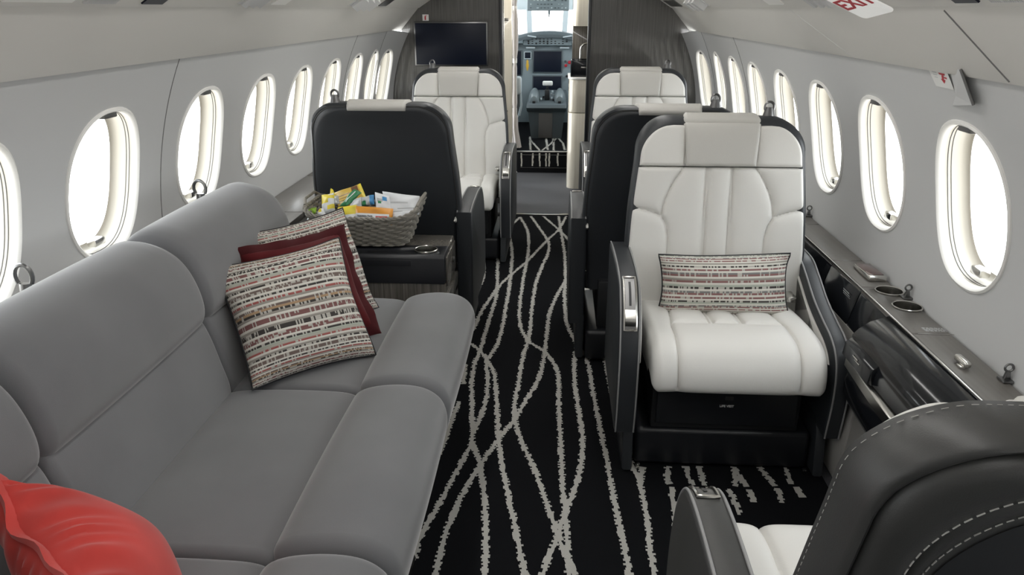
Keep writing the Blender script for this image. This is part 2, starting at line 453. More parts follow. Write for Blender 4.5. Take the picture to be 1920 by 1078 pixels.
for side, ya, yb in ((1, 1.66, 1.585), (1, 2.75, 2.45)):
    j = MB(); j.tube([valance_pt(side, ya+(yb-ya)*t/8-(0.0), 1-t/8, 0.0002) for t in range(9)], 0.0020 if ya < 2 else 0.0006, 6)
    j.build('panel_joint', MT['seam'] if ya < 2 else MT['wall'], ceil)
fl = MB(); fl.box((CX, (Y0+6.76)/2, -0.03), (2.6, 6.76-Y0, 0.06), 0); fl = fl.build('floor', MT['grey_floor']); fl['kind'] = 'structure'
bk = MB(); bk.box((CX, Y0-0.02, 0.9), (2.7, 0.04, 2.0)); bk = bk.build('wall_back', MT['wall']); bk['kind'] = 'structure'

# service panel fittings along the ceiling edge
def ceil_fit(side, px0, px1, name, cat, label, kindmat, dt=(0.05, 0.6), thick=0.004, slats=0, bev=0.002):
    y0 = None
    def yat(px):
        x = ceil_pt(side, 0, 0.3)
        return P(px, 8, X=x.x).y
    a, b = sorted((yat(px0), yat(px1)))
    root = thing(name, label, cat, ceil_pt(side, (a+b)/2, (dt[0]+dt[1])/2), group='overhead service fittings')
    m_ = MB()
    q = [ceil_pt(side, y, t, o) for o in (-0.001, thick) for (y, t) in ((a, dt[0]), (b, dt[0]), (b, dt[1]), (a, dt[1]))]
    m_.add(q, [(0, 1, 2, 3), (4, 7, 6, 5), (0, 4, 5, 1), (1, 5, 6, 2), (2, 6, 7, 3), (3, 7, 4, 0)])
    m_.build('panel', kindmat, root, smooth=False)
    if slats:
        for i in range(slats):
            y = a+(b-a)*(i+0.5)/slats
            sm = MB(); sm.tube([ceil_pt(side, y, dt[0]+.03, thick), ceil_pt(side, y, dt[1]-.03, thick)], (b-a)/slats*0.28, 5)
            sm.build('slat', MT['wall'], root)
    return root
ceil_fit(-1, 20, 150, 'overhead_panel', 'lamp', 'pale blank overhead panel above the nearest left window', MT['trimwhite'], (0.08, 0.9))  # plain white ceiling panel, no lamp in it
ceil_fit(-1, 172, 230, 'speaker_grille', 'speaker', 'slatted speaker grille in left overhead panel', MT['wall'], (0.05, 0.7), slats=16)
ceil_fit(-1, 280, 318, 'overhead_display', 'display', 'small dark display strip in left overhead panel', MT['screen'], (0.05, 0.5))
ceil_fit(-1, 455, 495, 'air_vent', 'vent', 'pale air vent over the middle left windows', MT['wall'], (0.1, 0.8), slats=3)
ceil_fit(-1, 516, 542, 'blank_panel', 'hatch', 'small blank overhead panel beside left air vent', MT['trimwhite'], (0.1, 0.8))  # blank cover panel of the overhead strip
ceil_fit(-1, 660, 695, 'air_vent', 'vent', 'pale air vent nearest the television on left ceiling', MT['wall'], (0.1, 0.9), slats=3)
ceil_fit(-1, 714, 728, 'reading_light', 'light', 'dark slotted reading light above the television end left', MT['dark_metal'], (0.1, 0.8))
ceil_fit(1, 1255, 1275, 'reading_light', 'light', 'dark slotted reading light above right veneer bulkhead', MT['dark_metal'], (0.1, 0.8))
ceil_fit(1, 1300, 1325, 'air_vent', 'vent', 'pale air vent nearest right veneer bulkhead on ceiling', MT['wall'], (0.1, 0.9), slats=3)
ceil_fit(1, 1435, 1462, 'blank_panel', 'hatch', 'small blank overhead panel over middle right windows', MT['trimwhite'], (0.1, 0.8))  # another blank overhead panel, right side
ceil_fit(1, 1520, 1562, 'air_vent', 'vent', 'pale air vent just ahead of the red lettered exit sign', MT['wall'], (0.1, 0.9), slats=3)
ceil_fit(1, 1772, 1815, 'overhead_display', 'display', 'small dark display strip in right overhead panel', MT['screen'], (0.05, 0.5))
ceil_fit(1, 1840, 1905, 'speaker_grille', 'speaker', 'slatted speaker grille in right overhead panel', MT['wall'], (0.05, 0.7), slats=16)

# forward bulkheads
def bulkhead(name, xa, xb):
    pts = []
    zz = [0.0]+[0.1*i for i in range(1, 13)]
    edge = [(RC-taper(5.6))*math.cos(math.asin((z-CZ)/(RC))) for z in zz]
    cyc = [(CX+e+0.01, z) for e, z in zip(edge, zz)]+[(CX+x, z+0.004) for x, z in CE[1:]]
    def at_x(x):
        s = abs(x-CX); c = CE[1:]
        for (xa_, za), (xb_, zb) in zip(c, c[1:]):
            if xb_ <= s <= xa_: return zb+(za-zb)*(s-xb_)/(xa_-xb_)
        return 1.76
    if xa < CX-0.5:
        poly = [(2*CX-x, z) for x, z in cyc if 2*CX-x < xb]+[(xb, at_x(xb)), (xb, 0.0)]
    else:
        poly = [(x, z) for x, z in cyc if x > xa]+[(xa, at_x(xa)), (xa, 0.0)]
    m_ = MB(); m_.prism(poly, 'y', YB, YB+0.05)
    o = m_.build(name, MT['veneer'], sharp=30); o['kind'] = 'structure'; return o
bl = bulkhead('wall_front_left', -1.4, -0.425)
br = bulkhead('wall_front_right', 0.205, 1.2)
for o, x in ((bl, -0.423), (br, 0.203)):
    e = MB(); e.box((x, YB+0.02, 0.86), (0.022, 0.08, 1.72), 0.006); e.build('edge_trim', MT['satin_black'], o)
e = MB(); e.box((-0.408, YB+0.065, 0.9), (0.008, 0.02, 1.6), 0.002); e.build('chrome_edge', MT['chrome'], bl)

# television
tv = thing('television', 'wide black television on the left grey veneer bulkhead', 'television', P(846, 82, Y=YB))
a, b = P(778, 42, Y=YB), P(914, 122, Y=YB)
m_ = MB(); m_.box(((a.x+b.x)/2, YB-0.012, (a.z+b.z)/2), (b.x-a.x+.012, 0.024, a.z-b.z+.012), 0.006); m_.build('bezel', MT['dark_metal'], tv)
m_ = MB(); m_.box(((a.x+b.x)/2, YB-0.0245, (a.z+b.z)/2), (b.x-a.x-.008, 0.003, a.z-b.z-.008), 0.001); m_.build('screen', MT['screen'], tv)
# extinguisher placard
a, b = P(792, 27, Y=YB), P(804, 39, Y=YB); c = (a+b)/2
sg = thing('extinguisher_sign', 'tiny white placard with red extinguisher above television corner', 'sign', c)
m_ = MB(); m_.box((c.x, YB-.0015, c.z), (b.x-a.x, .003, a.z-b.z), .001); m_.build('plate', MT['sign_white'], sg)
m_ = MB(); m_.box((c.x-.002, YB-.0035, c.z-.004), (.010, .002, .024), .001); m_.box((c.x-.002, YB-.0035, c.z+.011), (.005, .002, .006)); m_.box((c.x+.005, YB-.0035, c.z+.012), (.012, .002, .003)); m_.build('red_symbol', MT['sign_red'], sg)

# entry passage and galley ahead of the bulkhead
def struct(name, mb, m, **k):
    o = mb.build(name, m, **k); o['kind'] = 'structure'; return o
m_ = MB(); m_.box((-0.78, 6.2, 0.9), (0.80, 0.04, 1.8), 0.004); pw = struct('wall_passage_left', m_, MT['veneer_pale'])
m_ = MB(); m_.box((-0.425, 6.178, 0.62), (0.02, 0.012, 0.012), 0.003); m_.box((-0.43, 6.178, 1.32), (0.045, 0.008, 0.02), 0.002); m_.build('latch', MT['chrome'], pw)
m_ = MB(); m_.box((0.70, 6.62, 0.9), (0.9, 0.04, 1.8)); struct('wall_passage_right', m_, MT['veneer'])
m_ = MB(); m_.box((CX, 6.19, 1.72), (2.2, 1.2, 0.05)); struct('ceiling_passage', m_, MT['valance'])
for sd in (1,):                                  # left side omitted: an added open entry door lets daylight in
    m_ = MB(); m_.box((CX+sd*1.12, 6.2, 0.88), (0.04, 1.2, 1.76)); struct('wall_passage_%s_outer' % ('left' if sd < 0 else 'right'), m_, MT['wall'])

gal = thing('galley_cabinet', 'glossy cream galley cabinet right of the aisle doorway', 'cabinet', (0.3, 6.2, 0))
def rpoly(x0, x1, y0, y1, r, n=8):              # plan with its aisle-side corner well rounded
    pts = [(x1, y1), (x0, y1)]
    pts += [(x0+r-r*math.cos(t), y0+r-r*math.sin(t)) for t in [PI/2*i/n for i in range(n+1)]]
    pts += [(x1, y0)]
    return pts
m_ = MB(); m_.prism(rpoly(0.075, 0.62, 6.10, 6.55, 0.07), 'z', 0.0, 0.615, 0.004); m_.build('lower_body', MT['veneer_pale'], gal)
m_ = MB(); m_.prism(rpoly(0.075, 0.62, 6.10, 6.55, 0.07), 'z', 0.619, 0.875, 0.004); m_.build('drawer_front', MT['veneer_pale'], gal)
m_ = MB(); m_.prism(rpoly(0.068, 0.62, 6.09, 6.55, 0.07), 'z', 0.876, 0.892, 0.004); m_.build('worktop', MT['trimwhite'], gal)
m_ = MB(); m_.box((0.38, 6.53, 1.08), (0.56, 0.03, 0.37), 0.002); m_.build('backsplash', MT['veneer_h'], gal)
m_ = MB(); m_.prism(rpoly(0.095, 0.62, 6.12, 6.55, 0.05), 'z', 1.272, 1.69, 0.004); m_.build('upper_cabinet', MT['veneer_pale'], gal)
sk = thing('wash_basin', 'black box basin standing on the cream galley worktop', 'basin', (0.2, 6.25, 0.892))
m_ = MB()
for (cx_, sx, cy_, sy) in ((0.094, .014, 6.26, .26), (0.396, .014, 6.26, .26), (0.245, .29, 6.137, .014), (0.245, .29, 6.383, .014)): m_.box((cx_, cy_, 0.955), (sx, sy, 0.125), .003)
m_.box((0.245, 6.26, 0.90), (.29, .25, .012)); m_.build('bowl', MT['gloss_black'], sk)
m_ = MB(); m_.box((0.20, 6.127, 0.965), (0.07, .006, .014), .002); m_.build('handle_strip', MT['chrome'], sk)
m_ = MB(); m_.tube([(0.165, 6.36, 0.97)]+[(0.165+0.045*(1-math.cos(t)), 6.36, 1.08+0.055*math.sin(t)) for t in [PI*i/14 for i in range(15)]]+[(0.255, 6.36, 1.05)], 0.009, 10)
fc = m_.build('tap', MT['chrome']); tag(fc, 'white curved tap arching over the black galley basin', 'tap')

# step up to the cockpit
stp = MB(); stp.box((CX, 7.75, 0.10), (2.0, 2.0, 0.192)); st = struct('floor_cockpit', stp, MT['carpet'])
def jag(pts, w, seed, z, mbx, mi=1, step=0.010, jw=0.27):
    """a carpet line: a ribbon with ragged, tufted edges"""
    rn = random.Random(seed)
    q = []
    P2 = [Vector(p[:2]) for p in pts]
    for a_, b_ in zip(P2, P2[1:]):
        n = max(1, int((b_-a_).length/step))
        q += [a_+(b_-a_)*i/n for i in range(n)]
    q.append(P2[-1])
    l, r_ = [], []
    for i, p in enumerate(q):
        t = (q[min(i+1, len(q)-1)]-q[max(i-1, 0)]).normalized(); n = Vector((-t.y, t.x))
        l.append((*(p+n*w*(0.5+jw*(rn.random()-.5)*2)), z)); r_.append((*(p-n*w*(0.5+jw*(rn.random()-.5)*2)), z))
    # stepped edge: each tuft keeps its own width
    L2, R2 = [], []
    for i in range(len(q)-1):
        L2 += [l[i], (l[i][0]+q[i+1].x-q[i].x, l[i][1]+q[i+1].y-q[i].y, z)]; R2 += [r_[i], (r_[i][0]+q[i+1].x-q[i].x, r_[i][1]+q[i+1].y-q[i].y, z)]
    for i in range(0, len(L2)-1):
        mbx.add([L2[i], R2[i], R2[i+1], L2[i+1]], [(0, 1, 2, 3)], mi)
cp = MB(); cp.box((CX, 6.742, 0.094), (0.50, 0.012, 0.186), 0.002)
for i, (px, py0, py1) in enumerate([(978, 287, 312), (999, 287, 311), (1012, 287, 312), (1024, 287, 312), (1030, 287, 312), (1046, 287, 311)]):
    a, b = P(px, py0, Y=6.735), P(px, py1, Y=6.735)
    for k in range(5):
        z0 = b.z+(a.z-b.z)*k/5
        cp.box((a.x+random.uniform(-.003, .003), 6.7352, z0+(a.z-b.z)/10), (0.014+random.uniform(-.003, .003), .002, (a.z-b.z)/5), 0, mi=1)
rs = cp.build('carpet_riser', [MT['carpet'], MT['carpet_line']]); tag(rs, 'black carpeted step riser with white dashes below the cockpit', 'step')
m_ = MB(); m_.tube([(CX-.25, 6.735, 0.192), (CX+.25, 6.735, 0.192)], 0.008, 8); m_.build('nosing', MT['chrome'], rs)
m_ = MB(); a, b = P(976, 290, Y=6.734), P(1063, 315, Y=6.734)
m_.tube([(a.x, 6.734, a.z), (b.x, 6.734, a.z), (b.x, 6.734, b.z), (a.x, 6.734, b.z)], 0.0022, 6, closed=True); m_.build('hatch_rim', MT['chrome'], rs)
ck = MB()
zc = 0.1975
for i, l in enumerate([[(994, 256), (994, 270), (995, 281)], [(994, 262), (1003, 272), (1012, 282)], [(1024, 257), (1025, 268), (1027, 281)], [(1045, 257), (1032, 270), (1016, 282)], [(1037, 258), (1038, 270), (1038, 282)], [(1047, 259), (1056, 269), (1059, 281)]]):
    jag([P(x, y, Z=zc) for x, y in l], 0.018, i, zc, ck, 0)
ck.build('carpet_pattern', MT['carpet_line'], st, smooth=False)

# ------------------------------------------------------------------ aisle carpet
cpt = MB(); cpt.box((-0.03, 2.03, 0.004), (1.78, 6.40, 0.008), 0)
Z2 = lambda p: (740+p[0]*.3154, 380+p[1]*.3154)
Z3 = lambda p: (700+p[0]*.3507, 700+p[1]*.3507)
L2_ = {
 'A': [(580, 95), (618, 170), (615, 300), (610, 420), (610, 500), (598, 580), (560, 700), (508, 880), (476, 950), (458, 1078)],
 'A2': [(635, 78), (605, 130), (570, 190)], 'A3': [(700, 80), (650, 140), (555, 225)],
 'B': [(745, 85), (692, 140), (682, 200), (698, 290), (690, 430), (672, 560), (640, 740), (600, 860), (548, 935), (548, 980), (553, 1078)],
 'C': [(745, 85), (788, 160), (797, 250), (785, 350), (765, 450), (745, 600), (745, 720), (790, 815), (890, 885), (930, 930), (965, 1000), (975, 1078)],
 'D': [(810, 80), (860, 150), (910, 225), (915, 290), (880, 370), (840, 480), (815, 630), (805, 760), (788, 830), (760, 930), (735, 1078)],
 'E': [(1020, 80), (975, 160), (910, 220), (785, 350), (690, 430), (610, 510), (520, 640), (465, 760)],
 'F': [(885, 80), (975, 160), (1040, 230), (1100, 355), (1140, 480), (1165, 590), (1195, 740), (1230, 830), (1255, 950), (1280, 1078)],
 'G': [(975, 80), (990, 180), (1010, 300), (1015, 470), (1010, 560), (1025, 720), (1085, 845), (1130, 900), (1155, 980), (1170, 1078)],
 'H': [(1095, 80), (1130, 160), (1143, 225)],
 'I': [(1145, 290), (1095, 355), (1015, 470), (960, 560), (920, 660), (905, 770), (890, 900), (870, 1000), (840, 1078)],
 'J': [(1155, 400), (1140, 490), (1120, 600), (1110, 740), (1090, 830), (1070, 920), (1070, 1078)],
 'K': [(1240, 670), (1222, 720), (1260, 790), (1320, 860), (1360, 915)],
 'L': [(450, 835), (508, 880), (548, 935), (590, 1010), (598, 1078)],
 'M': [(522, 300), (530, 430), (490, 530), (455, 640)], 'N': [(448, 370), (458, 455)], 'O': [(418, 960), (410, 1078)]}
L3_ = {
 'O': [(460, 150), (420, 250), (370, 390), (330, 470), (295, 560)],
 'A': [(525, 60), (527, 130), (530, 290), (530, 370), (555, 440), (572, 500), (590, 630), (598, 760), (600, 900), (597, 1078), (596, 1250)],
 'B': [(611, 57), (600, 150), (575, 230), (535, 320)],
 'L': [(652, 57), (660, 150), (670, 350), (690, 490), (720, 640), (760, 830), (790, 980), (815, 1078), (850, 1250)],
 'D': [(775, 57), (760, 130), (757, 240), (800, 380), (860, 510), (910, 650), (975, 830), (990, 880), (1030, 970), (1075, 1078), (1140, 1250)],
 'I': [(869, 57), (830, 120), (757, 240), (670, 350), (572, 490), (480, 640), (400, 820), (360, 960), (335, 1078), (320, 1250)],
 'C': [(991, 57), (993, 200), (1003, 400), (1012, 600), (1025, 720), (1035, 900), (1045, 1078), (1050, 1250)],
 'J': [(1076, 57), (1095, 180), (1117, 340), (1110, 480), (1080, 610), (1030, 730), (985, 870), (940, 980), (905, 1078), (850, 1250)],
 'G': [(1166, 57), (1190, 180), (1230, 380), (1265, 560), (1310, 780), (1345, 950), (1370, 1078), (1390, 1250)],
 'F': [(1265, 57), (1290, 160), (1330, 300), (1380, 480), (1425, 590), (1460, 760), (1480, 940), (1500, 1078), (1520, 1250)],
 'P': [(530, 370), (480, 460), (410, 590), (340, 720), (240, 890), (205, 960)],
 'R': [(1440, 500), (1425, 600)], 'S': [(215, 830), (235, 900), (215, 1000)]}
ln = MB(); used = set(); sd_ = 0
def floor_line(px, key):
    global sd_
    sd_ += 1
    pts = [P(x, y, Z=0.010) for x, y in px]
    if pts[-1].y < 1.45:                        # runs on towards the aft end of the cabin
        d_ = pts[-1]-pts[-2]; k_ = (pts[-1].y+0.9)/-d_.y
        pts += [pts[-1]+d_*k_*.33+Vector((.03*math.sin(sd_), 0, 0)), pts[-1]+d_*k_*.66-Vector((.10*d_.x*k_+.03*math.sin(sd_), 0, 0)), pts[-1]+d_*k_-Vector((.4*d_.x*k_, 0, 0))]
    jag(catmull([(p.x, p.y) for p in pts], 5), 0.0172, sd_, 0.010+sd_*2e-5, ln, 0, 0.0065)
for k, v in L2_.items():
    pts = [Z2(p) for p in v]
    if k in L3_ and k not in ('O', 'P') and abs(pts[-1][1]-720) < 2:
        pts += [Z3(p) for p in L3_[k] if p[1] > 60]; used.add(k)
    floor_line(pts, k)
for k, v in L3_.items():
    if k not in used: floor_line([Z3(p) for p in v], k)
Z4 = lambda p: (1140+p[0]*.2505, 690+p[1]*.2505)
for v in [[(450, 735), (440, 830), (460, 870)], [(580, 735), (600, 810), (640, 878)], [(685, 735), (720, 880)], [(945, 740), (955, 830), (950, 885)], [(955, 760), (1030, 890)], [(1130, 740), (1250, 885)], [(1325, 745), (1380, 870)],
          [(475, 890), (485, 980), (500, 1075), (510, 1200)], [(660, 890), (685, 1000), (690, 1100)], [(740, 890), (775, 1000), (800, 1100)], [(905, 905), (950, 1005), (980, 1100)], [(1055, 910), (1090, 1005)], [(1265, 900), (1305, 1010)], [(1410, 890), (1460, 970)]]:
    floor_line([Z4(p) for p in v], 'x')
cm = cpt.build('aisle_carpet', MT['carpet'], smooth=False)
tag(cm, 'black aisle carpet woven with wavy crossing white lines', 'carpet')
ln.build('white_lines', MT['carpet_line'], cm, smooth=False)
m_ = MB(); m_.box((-0.115, 5.24, 0.006), (0.66, 0.03, 0.014), 0.004); ts = m_.build('threshold_strip', MT['chrome']); tag(ts, 'bright metal strip between black carpet and grey vinyl', 'strip')

# ------------------------------------------------------------------ club chairs
def seg_dist(X, Yv, lines):
    """distance of grid points to a set of polylines, numpy"""
    D = np.full(X.shape, 9.0)
    for ln_ in lines:
        for (x0, y0), (x1, y1) in zip(ln_, ln_[1:]):
            dx, dy = x1-x0, y1-y0; l2 = dx*dx+dy*dy+1e-12
            t = np.clip(((X-x0)*dx+(Yv-y0)*dy)/l2, 0, 1)
            D = np.minimum(D, np.hypot(X-x0-t*dx, Yv-y0-t*dy))
    return D
def arc_resample(pts, n):
    p = np.array(pts); d = np.r_[0, np.cumsum(np.hypot(*(p[1:]-p[:-1]).T))]
    s = np.linspace(0, d[-1], n); return np.c_[np.interp(s, d, p[:, 0]), np.interp(s, d, p[:, 1])], s, d[-1]
def mir(l): return [(-x, y) for x, y in l]

BACKP = catmull([(0.455, 0.40), (0.475, 0.50), (0.495, 0.62), (0.518, 0.75), (0.538, 0.88), (0.556, 0.98), (0.570, 1.045)], 8)   # (y, z) of the backrest face
def hw_back(z):                                 # half width of the backrest cushion at a height
    return float(np.interp(z, [0.40, 0.5, 0.62, 0.75, 0.90, 1.0], [0.288, 0.293, 0.293, 0.286, 0.270, 0.262]))
def back_y(z): return float(np.interp(z, [p[1] for p in BACKP], [p[0] for p in BACKP]))

def cushion_patch(prof, hwf, lines, s0, s1, nx, ns, puff=0.012, soft=0.012, side=0.05, edge_r=0.02, top_r=0.0, flip=False):
    """an upholstered patch on a profile: stitched seams are grooves, borders roll over and run back by `side`"""
    pr, s, Ltot = arc_resample(prof, 200)
    S = np.linspace(s0*Ltot, s1*Ltot, ns)
    py = np.interp(S, s, pr[:, 0]); pz = np.interp(S, s, pr[:, 1])
    ty = np.gradient(py, S); tz = np.gradient(pz, S); l = np.hypot(ty, tz); ty /= l; tz /= l
    ny, nz = (-tz, ty) if not flip else (tz, -ty)                            # faces the sitter (towards -y for a back that rises, up for a seat that runs forward)
    T = np.sin(np.linspace(-PI/2, PI/2, nx))*0.35+np.linspace(-1, 1, nx)*0.65
    W = np.array([hwf(z, q) for z, q in zip(pz, S)])
    if top_r:
        e = np.clip((S-(S[-1]-top_r))/top_r, 0, 1); W = W-top_r+top_r*np.sqrt(np.clip(1-e**2, 0, 1))
    X = T[None, :]*W[:, None]; SS = np.repeat(S[:, None], nx, 1)
    D = seg_dist(X, SS, lines)
    disp = puff*(1-np.exp(-D/soft))-0.005*np.exp(-(D/0.0030)**2)
    de = np.minimum(W[:, None]-np.abs(X), 1)
    de = np.minimum(de, np.minimum(S[:, None]-S[0], S[-1]-S[:, None])*1.0)
    de = np.clip(de, 0, None)
    roll = -edge_r*(1-np.sqrt(np.clip(1-(1-np.clip(de/edge_r, 0, 1))**2, 0, 1)))
    disp = disp+roll
    pts = np.stack([X, py[:, None]+ny[:, None]*disp, pz[:, None]+nz[:, None]*disp], -1)
    mb = MB(); mb.grid([[tuple(p) for p in row] for row in pts])
    # skirt
    ring = [(0, j) for j in range(nx)]+[(i, nx-1) for i in range(1, ns)]+[(ns-1, j) for j in range(nx-2, -1, -1)]+[(i, 0) for i in range(ns-2, 0, -1)]
    r0 = [pts[i, j] for i, j in ring]; r1 = [pts[i, j]-np.array([0, ny[i], nz[i]])*side for i, j in ring]
    mb.grid([[tuple(p) for p in r0], [tuple(p) for p in r1]], close_v=True)
    return mb

TOPZ = 1.052
def outline(k, bot=0.30):
    """closed outline of the back shell grown by k: list of (x, z)"""
    r = 0.112+max(0.0, -k)*0.45+max(0.0, k)
    zc = TOPZ+k-r
    wf = lambda z: float(np.interp(z, [0.30, 0.45, 0.62, 0.75, 0.90, 1.0], [0.282, 0.294, 0.300, 0.294, 0.279, 0.272]))+k
    right = [(wf(z), float(z)) for z in np.linspace(bot, zc, 16)]
    right += [(wf(zc)-r*(1-math.cos(t)), zc+r*math.sin(t)) for t in np.linspace(0, PI/2, 14)[1:]]
    return right+[(-x, z) for x, z in right[::-1]]
def scale_out(pts, s, cz=0.72): return [(x*s, cz+(z-cz)*s) for x, z in pts]

def make_shell(detail=False, mats=None):
    """black leather shell round and behind the backrest"""
    mb = MB()
    def ring(k, dy, s=None):
        o = outline(k)
        if s is not None: o = scale_out(o, s)
        return [(x, back_y(max(0.40, min(z, 1.05)))+dy+max(0.0, z-0.98)*0.15, z) for x, z in o]
    rings = [ring(-0.030, 0.004), ring(-0.016, -0.004), ring(-0.006, 0.0), ring(0.002, 0.012), ring(0.003, 0.06), ring(0.0, 0.082)]
    if not detail:
        rings += [ring(-0.007, 0.0885), ring(-0.0095, 0.0865), ring(-0.012, 0.0875), ring(-0.016, 0.093), ring(-0.026, 0.0965)]
        rings += [ring(-0.026, 0.0965+0.003*(1-s), s) for s in (0.92, 0.75, 0.5, 0.25, 0.0)]
    else:
        rings += [ring(-0.003, 0.088), ring(-0.007, 0.0915), ring(-0.010, 0.090), ring(-0.0125, 0.083), ring(-0.015, 0.091), ring(-0.020, 0.100), ring(-0.028, 0.105), ring(-0.042, 0.107), ring(-0.056, 0.105)]
        rings += [ring(-0.060, 0.098), ring(-0.063, 0.101), ring(-0.070, 0.101), ring(-0.074, 0.096), ring(-0.082, 0.094)]
        rings += [ring(-0.082, 0.094, s) for s in (0.93, 0.75, 0.5, 0.25, 0.0)]
    mb.loft(rings, cap=False)
    return mb

ARMLOW = catmull([(0.60, 0.600), (0.50, 0.595), (0.42, 0.565), (0.32, 0.520), (0.22, 0.490), (0.14, 0.470), (0.085, 0.440), (0.055, 0.39), (0.045, 0.30), (0.060, 0.165)], 5)
ARM = catmull([(0.60, 0.615), (0.50, 0.628), (0.34, 0.634), (0.22, 0.630), (0.15, 0.615), (0.105, 0.578), (0.070, 0.520), (0.047, 0.44), (0.040, 0.36), (0.045, 0.26), (0.060, 0.165)], 5)

def make_chair(name, label, cat, detail=False, nx=130, aisle=-1):
    root = thing(name, label, cat)
    wl_ = MT['white_leather']; bk_ = MT['charcoal_leather'] if detail else MT['black_leather']
    # seat: profile from back to front, rolling over the front edge
    sp = catmull([(0.50, 0.430), (0.40, 0.445), (0.28, 0.459), (0.16, 0.467), (0.09, 0.464), (0.042, 0.447), (0.014, 0.412), (0.004, 0.370), (0.010, 0.330)], 8)
    pr, s, Ls = arc_resample(sp, 200)
    sidel = [(0.158, 0.0), (0.158, 0.10), (0.168, 0.22), (0.176, 0.30), (0.176, Ls-0.02)]
    cross = [(-0.170, 0.285), (0, 0.278), (0.170, 0.285)]
    ribs = [[(x, 0.0), (x, 0.278)] for x in (-0.052, -0.042, 0.042, 0.052)]
    m = cushion_patch(sp, lambda z, q: float(np.interp(q, [0, Ls*.5, Ls], [0.258, 0.256, 0.250])), [sidel, mir(sidel), cross]+ribs, 0, 1, nx+16, 120, puff=0.013, side=0.09, edge_r=0.030, top_r=0.03, flip=True)
    m.build('seat_cushion', wl_, root, world=False, sharp=70)
    # backrest below the headrest seam
    bp_, sb, Lb = arc_resample(BACKP, 200)
    hs = float(np.interp(0.897, bp_[:, 1], sb))     # arc length of the headrest seam
    f = hs/Lb
    zs = lambda z: float(np.interp(z, bp_[:, 1], sb))
    cl = catmull([(0.118, hs), (0.150, zs(0.85)), (0.176, zs(0.79)), (0.186, zs(0.735))], 5)
    low = catmull([(0.186, zs(0.735)), (0.168, zs(0.700)), (0.160, zs(0.64)), (0.164, zs(0.56)), (0.168, 0.0)], 5)
    wing = catmull([(0.186, zs(0.735)), (0.235, zs(0.752)), (0.30, zs(0.765))], 5)
    ribs = [[(x, 0), (x, hs)] for x in (-0.045, -0.038, 0.038, 0.045)]
    m = cushion_patch(BACKP, lambda z, q: hw_back(z), [cl, mir(cl), low, mir(low), wing, mir(wing)]+ribs, 0, f, nx+10, 120, puff=0.012, side=0.03, edge_r=0.014)
    m.build('backrest', wl_, root, world=False, sharp=70)
    m = cushion_patch(BACKP, lambda z, q: hw_back(z)-0.003, [[(x, 0), (x, Lb+1)] for x in (-0.116, 0.116)], f+0.004, 0.978, nx, 44, puff=0.014, side=0.03, edge_r=0.012, top_r=0.100)
    m.build('headrest', wl_, root, world=False, sharp=70)
    # the loose centre pad folded over the top
    pad = catmull([(0.532, 0.902), (0.546, 0.98), (0.556, 1.018), (0.568, 1.040), (0.595, 1.053), (0.635, 1.054), (0.662, 1.048), (0.678, 1.032)], 6)
    pp, ps, Lp = arc_resample(pad, 100)
    m = cushion_patch(pad, lambda z, q: float(np.interp(q, [0, Lp*.45, Lp*.6, Lp], [0.114, 0.122, 0.128, 0.112])), [[(-0.13, 0.148), (0.13, 0.148)]], 0, 1, 26, 46, puff=0.010, soft=.02, side=0.010, edge_r=0.008)
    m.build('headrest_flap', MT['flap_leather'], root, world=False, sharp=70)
    sh = make_shell(detail).build('back_shell', bk_, root, world=False, sharp=60)
    if detail:
        for k, dy, r in ((-0.0545, 0.1055, 0.0009), (-0.0775, 0.0958, 0.0008)):
            o = scale_out(outline(k), 1.0); pts = [(x, back_y(max(0.40, min(z, 1.05)))+dy+max(0.0, z-0.98)*0.15, z) for x, z in o if z > 0.42]
            st_ = MB(); q = [Vector(p) for p in pts]; dense = []
            for a, b in zip(q, q[1:]):
                n = max(1, int((b-a).length/0.0035)); dense += [a+(b-a)*i/n for i in range(n)]
            for i in range(0, len(dense)-2, 3): st_.tube([dense[i], dense[i+1], dense[i+2]], r, 5)
            st_.build('stitching', MT['thread'], sh, world=False)
        o = [(x, z) for x, z in outline(0.0032) if z > 0.45]
        st_ = MB()
        q = [Vector((x, back_y(max(0.40, min(z, 1.05)))+0.022+max(0.0, z-0.98)*0.15, z)) for x, z in o]; dense = []
        for a, b in zip(q, q[1:]):
            n = max(1, int((b-a).length/0.005)); dense += [a+(b-a)*i/n for i in range(n)]
        for i in range(0, len(dense)-1, 2): st_.tube([dense[i], dense[i+1]], 0.00045, 5)
        st_.build('stitching', MT['thread'], sh, world=False)
        inner = outline(-0.086)
        ip = MB(); ring = [(x, back_y(max(0.40, min(z, 1.05)))+0.0955, z) for x, z in inner]
        ip.loft([ring]+[[(x*s_, back_y(max(0.40, min(0.72+(z-.72)*s_, 1.05)))+0.0955, 0.72+(z-.72)*s_) for x, z in inner] for s_ in (.75, .5, .25, 0.0)], cap=False)
        ip.build('back_pocket', MT['black_plain'], sh, world=False)
    else:
        o = outline(-0.0095); pts = [(x, back_y(max(0.40, min(z, 1.05)))+0.0872+max(0.0, z-0.98)*0.15, z) for x, z in o]
        pi_ = MB(); pi_.tube(pts, 0.0026, 6); pi_.build('shell_piping', MT['dark_metal'] if False else MT['charcoal_leather'], sh, world=False)
